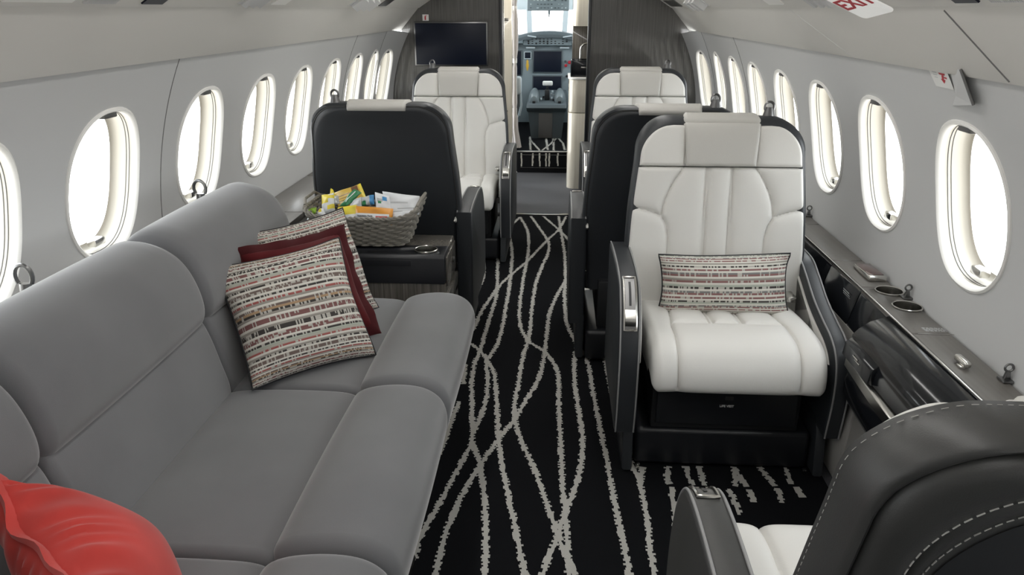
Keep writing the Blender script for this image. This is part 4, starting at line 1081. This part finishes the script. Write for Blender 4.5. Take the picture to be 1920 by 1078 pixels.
packet('snack_packet', 'orange topped white snack packet leaning on basket front', 'snack packet', C4([(668, 425), (736, 425), (737, 391), (667, 386)], (2.585, 2.585, 2.615, 2.615)), [F['foil_white'], F['foil_orange'], F['foil_red'], F['foil_brown'], F['print_grey'], F['foil_silver']], [(.66, 1, 0, 1, 1), (0, .72, .90, 1, 1), (.42, .55, .56, .86, 2), (.05, .40, .60, .88, 5), (.1, .3, .78, .86, 3), (.28, .34, .06, .45, 3), (.14, .18, .06, .35, 3)], 0.008, seed=1, txt=[('Nutrition Facts', 0.009, .26, .52, 'print_black')])
packet('snack_packet', 'bright yellow topped snack packet left of the orange one', 'snack packet', C4([(640, 430), (670, 428), (669, 384), (633, 389)], (2.595, 2.595, 2.63, 2.63)), [F['foil_white'], F['foil_yellow'], F['foil_brown']], [(.62, 1, 0, 1, 1), (0, .5, .86, 1, 2)], 0.008, seed=2, txt=[('NNY', 0.022, .42, .42, 'print_grey'), ('SH', 0.022, .5, .2, 'print_black')])
packet('snack_packet', 'white packet with bold dark lettering at basket right front', 'snack packet', C4([(735, 424), (772, 418), (776, 395), (736, 398)], (2.590, 2.600, 2.62, 2.62)), [F['foil_white'], F['foil_silver']], [], 0.006, seed=3, txt=[('C', 0.022, .14, .34, 'foil_blue'), ('ADI', 0.017, .52, .34, 'print_black')])
packet('snack_packet', 'large crumpled white packet standing tallest at basket right', 'snack packet', C4([(727, 410), (786, 402), (787, 368), (717, 359)], (2.65, 2.66, 2.70, 2.70)), [F['foil_white'], F['foil_silver'], F['foil_grey']], [(.1, .22, .15, .5, 1), (.3, .36, .35, .9, 2), (.55, .6, .2, .7, 1), (.45, .48, .5, .95, 1)], 0.012, seed=4)
packet('snack_packet', 'narrow white packet with small picture corner beside crumpled white one', 'snack packet', C4([(706, 406), (735, 404), (730, 368), (703, 360)], (2.64, 2.645, 2.68, 2.68)), [F['foil_white'], F['foil_grey'], F['foil_blue'], F['foil_green']], [(.60, .78, .12, .5, 1), (.70, .88, .5, .8, 2), (.55, .65, .2, .4, 3)], 0.008, seed=5)
packet('snack_packet', 'golden packet with brown picture sticking up at basket rear', 'snack packet', C4([(636, 392), (690, 378), (676, 344), (626, 362)], (2.74, 2.74, 2.79, 2.79)), [F['foil_gold'], F['foil_brown'], F['foil_yellow']], [(.30, .36, .05, .6, 1), (.45, .5, .05, .6, 1), (.60, .64, .05, .55, 1), (.55, .95, .62, .86, 1), (0, 1, .9, 1, 2)], 0.010, seed=6)
packet('snack_packet', 'long dark green packet lying slanted across the heap', 'snack packet', C4([(636, 388), (655, 384), (678, 361), (664, 354)], (2.66, 2.66, 2.70, 2.71)), [F['foil_green'], F['foil_lime'], F['foil_white']], [(.2, .9, .42, .52, 2)], 0.008, seed=7)
packet('snack_packet', 'clear grey packet tucked between green and yellow packets', 'snack packet', C4([(652, 394), (678, 388), (677, 369), (662, 376)], (2.63, 2.64, 2.66, 2.66)), [F['foil_silver'], F['foil_white']], [(.3, .7, .3, .8, 1)], 0.008, seed=8)
packet('snack_packet', 'blue ended packet in the middle of basket', 'snack packet', C4([(679, 386), (702, 383), (701, 365), (677, 370)], (2.67, 2.67, 2.69, 2.69)), [F['foil_silver'], F['foil_blue'], F['foil_green']], [(0, 1, .68, 1, 1), (0, .45, .0, .35, 2)], 0.008, seed=9)
packet('snack_packet', 'yellow and white folded packet standing at basket left', 'snack packet', C4([(604, 404), (628, 394), (626, 362), (603, 366)], (2.64, 2.65, 2.68, 2.68)), [F['foil_white'], F['foil_yellow']], [(.5, 1, .0, .6, 1), (.1, .35, .5, 1, 1), (.7, .9, .6, 1, 1)], 0.014, seed=10)
packet('snack_packet', 'small yellow packet tip poking up beside golden packet', 'snack packet', C4([(616, 372), (630, 370), (625, 356), (621, 353)], (2.71, 2.71, 2.73, 2.73)), [F['foil_yellow']], [], 0.006, seed=11)
packet('snack_packet', 'grey printed packet behind the folded yellow packet', 'snack packet', C4([(622, 386), (637, 382), (634, 366), (618, 368)], (2.68, 2.68, 2.70, 2.70)), [F['foil_grey'], F['foil_white'], F['print_black']], [(.2, .8, .3, .45, 2), (.2, .8, .6, .75, 1)], 0.006, seed=12)
packet('snack_packet', 'small lime green packet at far left of basket', 'snack packet', C4([(577, 401), (592, 400), (594, 389), (576, 393)], (2.64, 2.64, 2.66, 2.66)), [F['foil_lime'], F['foil_white']], [], 0.008, seed=13)
packet('snack_packet', 'white wrapped packet with yellow print next to lime packet', 'snack packet', C4([(594, 408), (612, 404), (606, 390), (598, 392)], (2.62, 2.62, 2.64, 2.64)), [F['foil_white'], F['foil_yellow']], [(.5, 1, .2, .7, 1)], 0.008, seed=14)
packet('snack_packet', 'flat clear packet lying under the lime green packet', 'snack packet', C4([(575, 414), (640, 412), (632, 398), (580, 404)], (2.62, 2.62, 2.70, 2.70)), [F['foil_silver'], F['foil_white']], [(.3, .6, .2, .6, 1)], 0.006, seed=15)

# ------------------------------------------------------------------ exit signs
ex = thing('exit_sign', 'white tilted exit plate with red letters under right ceiling edge', 'sign', (0.612, 1.690, 1.4095))
EF = frame((0.612, 1.690, 1.4095), (0.141, -0.979, 0.145), (-0.916, -0.073, 0.395))
m_ = MB()
def rrect(w, h, r, n=6):
    o = []
    for cx_, cy_, a0 in ((w/2-r, h/2-r, 0), (-w/2+r, h/2-r, PI/2), (-w/2+r, -h/2+r, PI), (w/2-r, -h/2+r, 1.5*PI)):
        o += [(cx_+r*math.cos(a0+PI/2*i/n), cy_+r*math.sin(a0+PI/2*i/n)) for i in range(n+1)]
    return o
m_.prism(rrect(0.114, 0.106, 0.013), 'y', -0.002, 0.002, 0.0008); xform(m_, EF); m_.build('plate', mat('lit_sign_face', (0.82, 0.82, 0.80), 0.35, emit=(1, 1, 0.98), estr=0.10), ex)
m_ = text_mb('EXIT', 0.056, depth=0.0005); xform(m_, EF @ Matrix.Translation((0.004, -0.0028, 0.009)) @ TXT); m_.build('red_letters', MT['sign_red'], ex, smooth=False)

def Pc(x, y, off=0.0):                           # where a sight line meets the curved side lining
    d = fw + rt*((x-960)/FPX) + up*((539-y)/FPX)
    R_ = RC-off
    a = d.x**2+d.z**2; b = 2*(-CX*d.x+(H-CZ)*d.z); c = CX*CX+(H-CZ)**2-R_*R_
    t = (-b+math.sqrt(b*b-4*a*c))/(2*a); return Vector((0, 0, H))+d*t
q = [Pc(x, y, 0.004) for x, y in ((1755, 161), (1789, 169), (1773, 127), (1737, 122))]; qb = [Pc(x, y, 0.0) for x, y in ((1755, 161), (1789, 169), (1773, 127), (1737, 122))]
pc = thing('exit_placard', 'small white placard with red arrow print on right wall', 'placard', q[0])
m_ = MB(); m_.add(q+qb, [(0, 1, 2, 3), (7, 6, 5, 4), (0, 4, 5, 1), (1, 5, 6, 2), (2, 6, 7, 3), (3, 7, 4, 0)]); m_.build('plate', MT['sign_white'], pc, smooth=False)
def onq(u, v, e=0.0006):
    p = (q[0]*(1-u)+q[1]*u)*(1-v)+(q[3]*(1-u)+q[2]*u)*v
    return p+(Vector((CX, p.y, CZ))-p).normalized()*e
m_ = MB()
for poly in ([(.50, .72), (.82, .70), (.80, .62), (.52, .64)], [(.62, .62), (.72, .62), (.66, .40), (.56, .42)], [(.50, .44), (.74, .40), (.60, .22)], [(.72, .56), (.86, .54), (.84, .46), (.72, .48)]): m_.add([onq(u, v) for u, v in poly], [tuple(range(len(poly)))])
m_.build('red_arrow', MT['sign_red'], pc, smooth=False)
m_ = MB()
for poly in ([(.16, .74), (.40, .73), (.40, .69), (.16, .70)], [(.18, .62), (.38, .61), (.38, .57), (.18, .58)], [(.20, .50), (.36, .49), (.36, .45), (.20, .46)]): m_.add([onq(u, v) for u, v in poly], [tuple(range(len(poly)))])
m_.build('fine_print', MT['print_grey'], pc, smooth=False)
hc = thing('exit_handle_cover', 'grey wedge shaped handle cover beside white exit placard', 'cover', Pc(1805, 165))
pts = [(1781, 128), (1800, 130), (1824, 197), (1786, 198), (1792, 180)]
m_ = MB(); a = [Pc(x, y, 0.020 if i in (1, 2) else 0.003) for i, (x, y) in enumerate(pts)]; b = [Pc(x, y, -0.002) for x, y in pts]
m_.add(a+b, [(0, 1, 2, 3, 4), (9, 8, 7, 6, 5)]+[(i, (i+1) % 5, 5+(i+1) % 5, 5+i) for i in range(5)]); m_.build('wedge', MT['wall'], hc, smooth=False)
m_ = MB(); m_.tube([Pc(1801, 130, .019), Pc(1825, 197, .019)], 0.003, 6); m_.build('dark_edge', MT['seam'], hc)

# ------------------------------------------------------------------ cockpit
KX = -0.12
for sd in (-1, 1):
    nm = 'left' if sd < 0 else 'right'
    m_ = MB(); m_.box((KX+sd*0.98, 7.75, 0.60), (0.05, 2.0, 1.0)); struct('wall_cockpit_%s' % nm, m_, MT['cockpit'])
    m_ = MB(); m_.box((KX+sd*(0.275+0.38), 6.78, 0.93), (0.76, 0.04, 1.86)); struct('wall_cockpit_door_%s' % nm, m_, MT['veneer'])
m_ = MB(); m_.box((KX, 7.75, 1.76), (2.1, 2.0, 0.05)); struct('ceiling_cockpit', m_, MT['cockpit_light'])
ws = MB(); ws.box((KX, 8.66, 0.66), (2.0, 0.05, 0.95)); wsf = struct('wall_cockpit_front', ws, MT['cockpit'])
wfm = thing('window_cockpit', None, None, (KX, 8.6, 1.2), kind='structure')
m_ = MB(); m_.box((KX, 8.6, 1.565), (2.0, 0.06, 0.36), 0.02); m_.build('header', MT['cockpit_light'], wfm)
for x0, x1 in ((-0.330, -0.345), (0.040, 0.055)):
    m_ = MB(); m_.loft([[(x0+(x1-x0)*q+dx, 8.55+dy, 1.12+0.30*q) for dx, dy in ((-.028, -.03), (.028, -.03), (.028, .03), (-.028, .03))] for q in (0, .5, 1)]); m_.build('post', MT['cockpit_light'], wfm)
m_ = MB(); m_.box((KX, 8.6, 1.25), (1.9, 0.006, 0.34)); m_.build('pane', MT['glass'], wfm, smooth=False)
m_ = MB(); m_.tube([(KX-0.005, 8.5, 1.40), (KX-0.005, 8.48, 1.345)], 0.012, 8); m_.tube([(KX-0.005, 8.48, 1.345), (KX-0.005, 8.48, 1.315)], 0.007, 8); m_.build('sight_gauge', MT['cockpit_dark'], wfm)

gs = thing('glareshield', 'slate grey curved cockpit glareshield with button panel below windscreen', 'glareshield', (KX, 8.1, 1.1))
arc = [(KX-0.75+1.5*i/30, 1.185-0.075*((i-15)/15*0.75/0.34)**2*0.65) for i in range(31)]
arc = [(x, max(z, 1.02)) for x, z in arc]
m_ = MB(); m_.loft([[(x, y, z-dz) for y, dz in ((8.0, 0.030), (8.03, 0.004), (8.10, 0.0), (8.45, 0.004), (8.45, 0.06), (8.0, 0.06))] for x, z in arc]); m_.build('hood', MT['cockpit_dark'], gs)
m_ = MB(); m_.box((KX-.012, 8.07, 1.087), (0.50, 0.06, 0.085), 0.008); mp_ = m_.build('mode_panel', MT['cockpit'], gs)
rn = random.Random(4)
for i in range(11):
    for j in range(3):
        if rn.random() < .2: continue
        x = KX-.205+i*0.039; z = 1.065+j*0.021; big = rn.random() < .25
        m_ = MB()
        if big: m_.lathe([(0.009, 0), (0.009, .012), (0.006, .015), (0.001, .015)], (0, 0, 0), 12); xform(m_, Matrix.Translation((x, 8.040, z)) @ Matrix.Rotation(PI/2, 4, 'X')); m_.build('knob', MT['satin_black'], mp_)
        else: m_.box((x, 8.038, z), (0.018, .006, .008), .001); m_.build('button', MT['satin_black'], mp_)
for x, r_ in ((KX-.17, -.10), (KX+.19, .10)):
    m_ = MB(); m_.box((0, 0, 0), (0.09, .012, .012), .002); xform(m_, Matrix.Translation((x, 7.996, 1.135)) @ Matrix.Rotation(r_*-1.5, 4, 'Y')); m_.build('lamp_strip', MT['cockpit_light'], gs)

ip = thing('instrument_panel', 'grey blue cockpit instrument panel with dark displays', 'instrument panel', (KX, 8.1, 0.7))
m_ = MB(); m_.box((KX, 8.13, 0.66), (1.5, 0.04, 0.80), 0.004); m_.build('fascia', MT['cockpit'], ip)
for x0, x1, z0, z1 in ((-0.272, 0.014, 0.78, 0.985), (-0.275, 0.017, 0.552, 0.735), (-0.70, -0.405, 0.75, 0.985), (0.16, 0.45, 0.75, 0.985)):
    m_ = MB(); m_.box(((x0+x1)/2, 8.106, (z0+z1)/2), (x1-x0+.022, .014, z1-z0+.022), .004); f_ = m_.build('display', MT['cockpit_dark'], ip)
    m_ = MB(); m_.box(((x0+x1)/2, 8.0985, (z0+z1)/2), (x1-x0, .003, z1-z0), .001); m_.build('screen', MT['screen'], f_)
m_ = MB(); m_.box((-0.335, 8.104, 0.943), (0.075, .018, .075), .004); f_ = m_.build('standby_instrument', MT['cockpit_light'], ip)
m_ = MB(); m_.box((-0.335, 8.0945, 0.946), (0.060, .003, .058), .001); m_.build('screen', MT['screen'], f_)
a = P(989, 122, Y=8.08)
m_ = MB(); m_.loft([[(a.x+c*r_, 8.075+s_*r_*.6, a.z+dz) for c, s_ in [(math.cos(t), math.sin(t)) for t in [2*PI*i/12 for i in range(12)]]] for r_, dz in ((.006, -.055), (.013, -.02), (.016, .0), (.011, .02), (.012, .04), (.005, .052))]); m_.build('gear_handle', MT['yellow'], ip)
for (px, py, mt, r_) in ((1061, 123, 'sign_red', .016), (1068, 117, 'sign_red', .018), (1060, 115, 'cockpit_dark', .012), (1063, 143, 'satin_black', .014)):
    a = P(px, py, Y=8.08)
    m_ = MB(); m_.lathe([(r_*.8, 0), (r_*.8, .02), (r_, .028), (r_*.7, .036), (.001, .037)], (0, 0, 0), 14); xform(m_, Matrix.Translation((a.x, 8.11, a.z)) @ Matrix.Rotation(PI/2, 4, 'X')); m_.build('knob', MT[mt], ip)
for x in (KX-.185, KX+.165):
    m_ = MB(); m_.box((x, 8.085, 1.022), (0.095, .03, .018), .003); m_.build('air_outlet', MT['cockpit_light'], ip)

oh = thing('overhead_console', 'pale blue overhead switch panel above the cockpit windscreen', 'overhead panel', (KX, 7.6, 1.45))
RX = Matrix.Translation((KX-0.002, 7.60, 1.50)) @ Matrix.Rotation(math.radians(-25), 4, 'X')
m_ = MB(); m_.box((0, 0.012, 0), (0.40, 0.024, 0.25), 0.01); xform(m_, RX); m_.build('body', MT['cockpit'], oh)
rn = random.Random(9)
for i in range(11):
    for j in range(6):
        if rn.random() < .25: continue
        m_ = MB(); m_.box((-0.165+i*.033, -0.002, -0.105+j*.036), (rn.uniform(.010, .022), .006, rn.choice([.006, .010])), .001); xform(m_, RX); m_.build('switch', MT['cockpit_dark'] if rn.random() < .7 else MT['cockpit_light'], oh)

pdl = thing('centre_pedestal', 'slate cockpit centre pedestal with thrust levers behind carpeted step', 'pedestal', (KX, 7.6, 0.192))
m_ = MB(); m_.loft([[(KX+sx*(0.150+0.030*q), y, 0.196+0.27*q) for sx, y in ((-1, 7.42+.02*(1-q)), (1, 7.42+.02*(1-q)), (1, 8.08), (-1, 8.08))] for q in (0, .5, 1)]); m_.build('body', MT['cockpit_dark'], pdl, sharp=20)
m_ = MB(); m_.box((KX-.008, 7.412, 0.325), (0.135, .012, .24), .003); m_.build('rear_panel', MT['taupe_panel'] if False else mat('slate_brown_panel', (0.11, 0.105, 0.10), .5), pdl)
m_ = MB(); m_.prism([(7.36, 0.500), (7.38, 0.528), (8.08, 0.60), (8.08, 0.46), (7.40, 0.462)], 'x', KX-.195, KX+.195, 0.012); top_ = m_.build('top', MT['cockpit_dark'], pdl)
for sx in (-1, 1):
    m_ = MB(); m_.loft([[(KX+sx*0.125+0.052*math.cos(t)*k, y+0.0, zb+0.085*math.sin(t)*k) for t in [PI*i/12 for i in range(13)]] for y, k, zb in ((7.46, .25, .535), (7.475, .75, .535), (7.52, 1.0, .54), (7.62, 1.05, .565), (7.70, .85, .585), (7.72, .3, .59))]); m_.build('palm_rest', mat('palm_rest_grey', (0.15, 0.18, 0.19), .35), top_)
    m_ = MB(); m_.box((KX+sx*0.125, 7.452, 0.545), (0.03, .02, .022), .003); m_.build('cursor_key', MT['satin_black'], top_)
m_ = MB(); m_.box((KX, 7.62, 0.60), (0.05, .10, .10), .01); m_.box((KX+.0, 7.66, 0.655), (0.022, .03, .08), .004); m_.build('lever_stalk', MT['satin_black'], pdl)
m_ = MB(); m_.box((KX+.003, 7.65, 0.705), (0.10, .05, .045), .012, 3); m_.build('lever_grip', MT['trimwhite'], pdl)
rn = random.Random(2)
for i in range(10):
    m_ = MB(); m_.box((KX+rn.uniform(-.07, .07), 7.50+i*.03, 0.562+i*.006), (.018, .014, .02), .002); m_.build('switch', rn.choice([MT['satin_black'], MT['cockpit_light']]), top_)

for sd, lab in ((-1, 'pale pilot seat left of the centre pedestal'), (1, 'pale pilot seat right of pedestal half hidden by galley')):
    x = KX+sd*0.48
    ps_ = thing('pilot_seat', lab, 'pilot seat', (x, 7.1, 0.192), group='cockpit seats')
    m_ = MB(); m_.box((x, 7.22, 0.44), (0.42, 0.44, 0.11), 0.04, 3); m_.build('seat_cushion', MT['cockpit_light'], ps_)
    m_ = MB(); m_.box((x, 7.02, 0.72), (0.40, 0.10, 0.52), 0.045, 3, rot=Matrix.Rotation(math.radians(6), 3, 'X')); m_.build('backrest', MT['cockpit_light'], ps_)
    m_ = MB(); m_.box((x, 6.99, 1.06), (0.24, 0.09, 0.15), 0.035, 3); m_.build('headrest', MT['cockpit_light'], ps_)
    m_ = MB(); m_.box((x, 7.2, 0.29), (0.34, 0.36, 0.19), 0.02); m_.build('base', MT['cockpit_dark'], ps_)
    xa = x-sd*0.225
    m_ = MB(); m_.box((xa, 7.05, 0.74), (0.06, 0.08, 0.16), 0.025, 3); m_.build('arm_pad', MT['cockpit_light'], ps_)
    m_ = MB(); m_.tube([(xa, 7.05, 0.68), (xa, 7.06, 0.56), (xa+sd*.03, 7.06, 0.44)], 0.016, 8); m_.build('arm_strut', MT['cockpit_dark'], ps_)
    m_ = MB(); m_.tube([(xa-sd*.012, 7.12, 0.70), (xa-sd*.02, 7.16, 0.55), (xa, 7.2, 0.45)], 0.012, 8); m_.build('harness', MT['cockpit_light'], ps_)

ct = thing('curtain', 'pale gathered curtain tied back at left of cockpit doorway', 'curtain', (-0.385, 6.7, 0.2))
n = 44; rows = []
for k in range(30):
    z = 0.235+1.42*k/29; w = 0.021+0.005*math.sin(k*.4)
    for zt in (0.56, 0.98, 1.40): w -= 0.009*math.exp(-((z-zt)/.04)**2)
    fl_ = 0.03*max(0, (0.40-z)/0.17)
    rows.append([(-0.388+fl_*.7+(w+fl_*.5)*math.cos(t)*(1+.18*math.sin(7*t)), 6.70+(w*1.6)*math.sin(t)*(1+.18*math.sin(7*t+1)), z) for t in [2*PI*i/n for i in range(n)]])
m_ = MB(); m_.loft(rows); m_.build('cloth', MT['cloth_pale'], ct)
for zt in (0.56, 0.98, 1.40):
    m_ = MB(); m_.lathe([(0.018, -.022), (0.0195, -.015), (0.0195, .015), (0.018, .022)], (-0.388, 6.70, zt), 20); m_.build('tie_band', MT['sign_white'], ct)
# ------------------------------------------------------------------ added lamps: two long unseen wash lights that brighten the cabin
for sd in (-1, 1):
    lt = thing('added_wash_light', 'long pale wash light added on the %s side of the cabin ceiling' % ('left' if sd < 0 else 'right'), 'lamp', (CX+sd*0.40, 2.3, 1.69))
    m_ = MB(); m_.box((CX+sd*0.40, 2.3, 1.688), (0.07, 5.6, 0.012), 0.003); m_.build('housing', MT['trimwhite'], lt)
    m_ = MB(); m_.box((CX+sd*0.40, 2.3, 1.6805), (0.05, 5.5, 0.003)); m_.build('diffuser', mat('added_wash_glow', (.9, .9, .9), .5, emit=(1.0, 0.98, 0.95), estr=5.5), lt)

lt = thing('added_passage_light', 'round downlight added in the ceiling of the entry passage', 'lamp', (CX, 6.1, 1.69))  # unseen downlight, put in to brighten the galley passage
m_ = MB(); m_.lathe([(0.07, 0), (0.07, -.012), (0.055, -.012)], (CX, 6.1, 1.695), 24); m_.build('bezel', MT['chrome'], lt)
m_ = MB(); m_.lathe([(0.055, -.010), (0.001, -.010)], (CX, 6.1, 1.695), 24); m_.build('lens', mat('added_downlight_glow', (.9, .9, .9), .5, emit=(1.0, 0.95, 0.86), estr=60.0), lt)
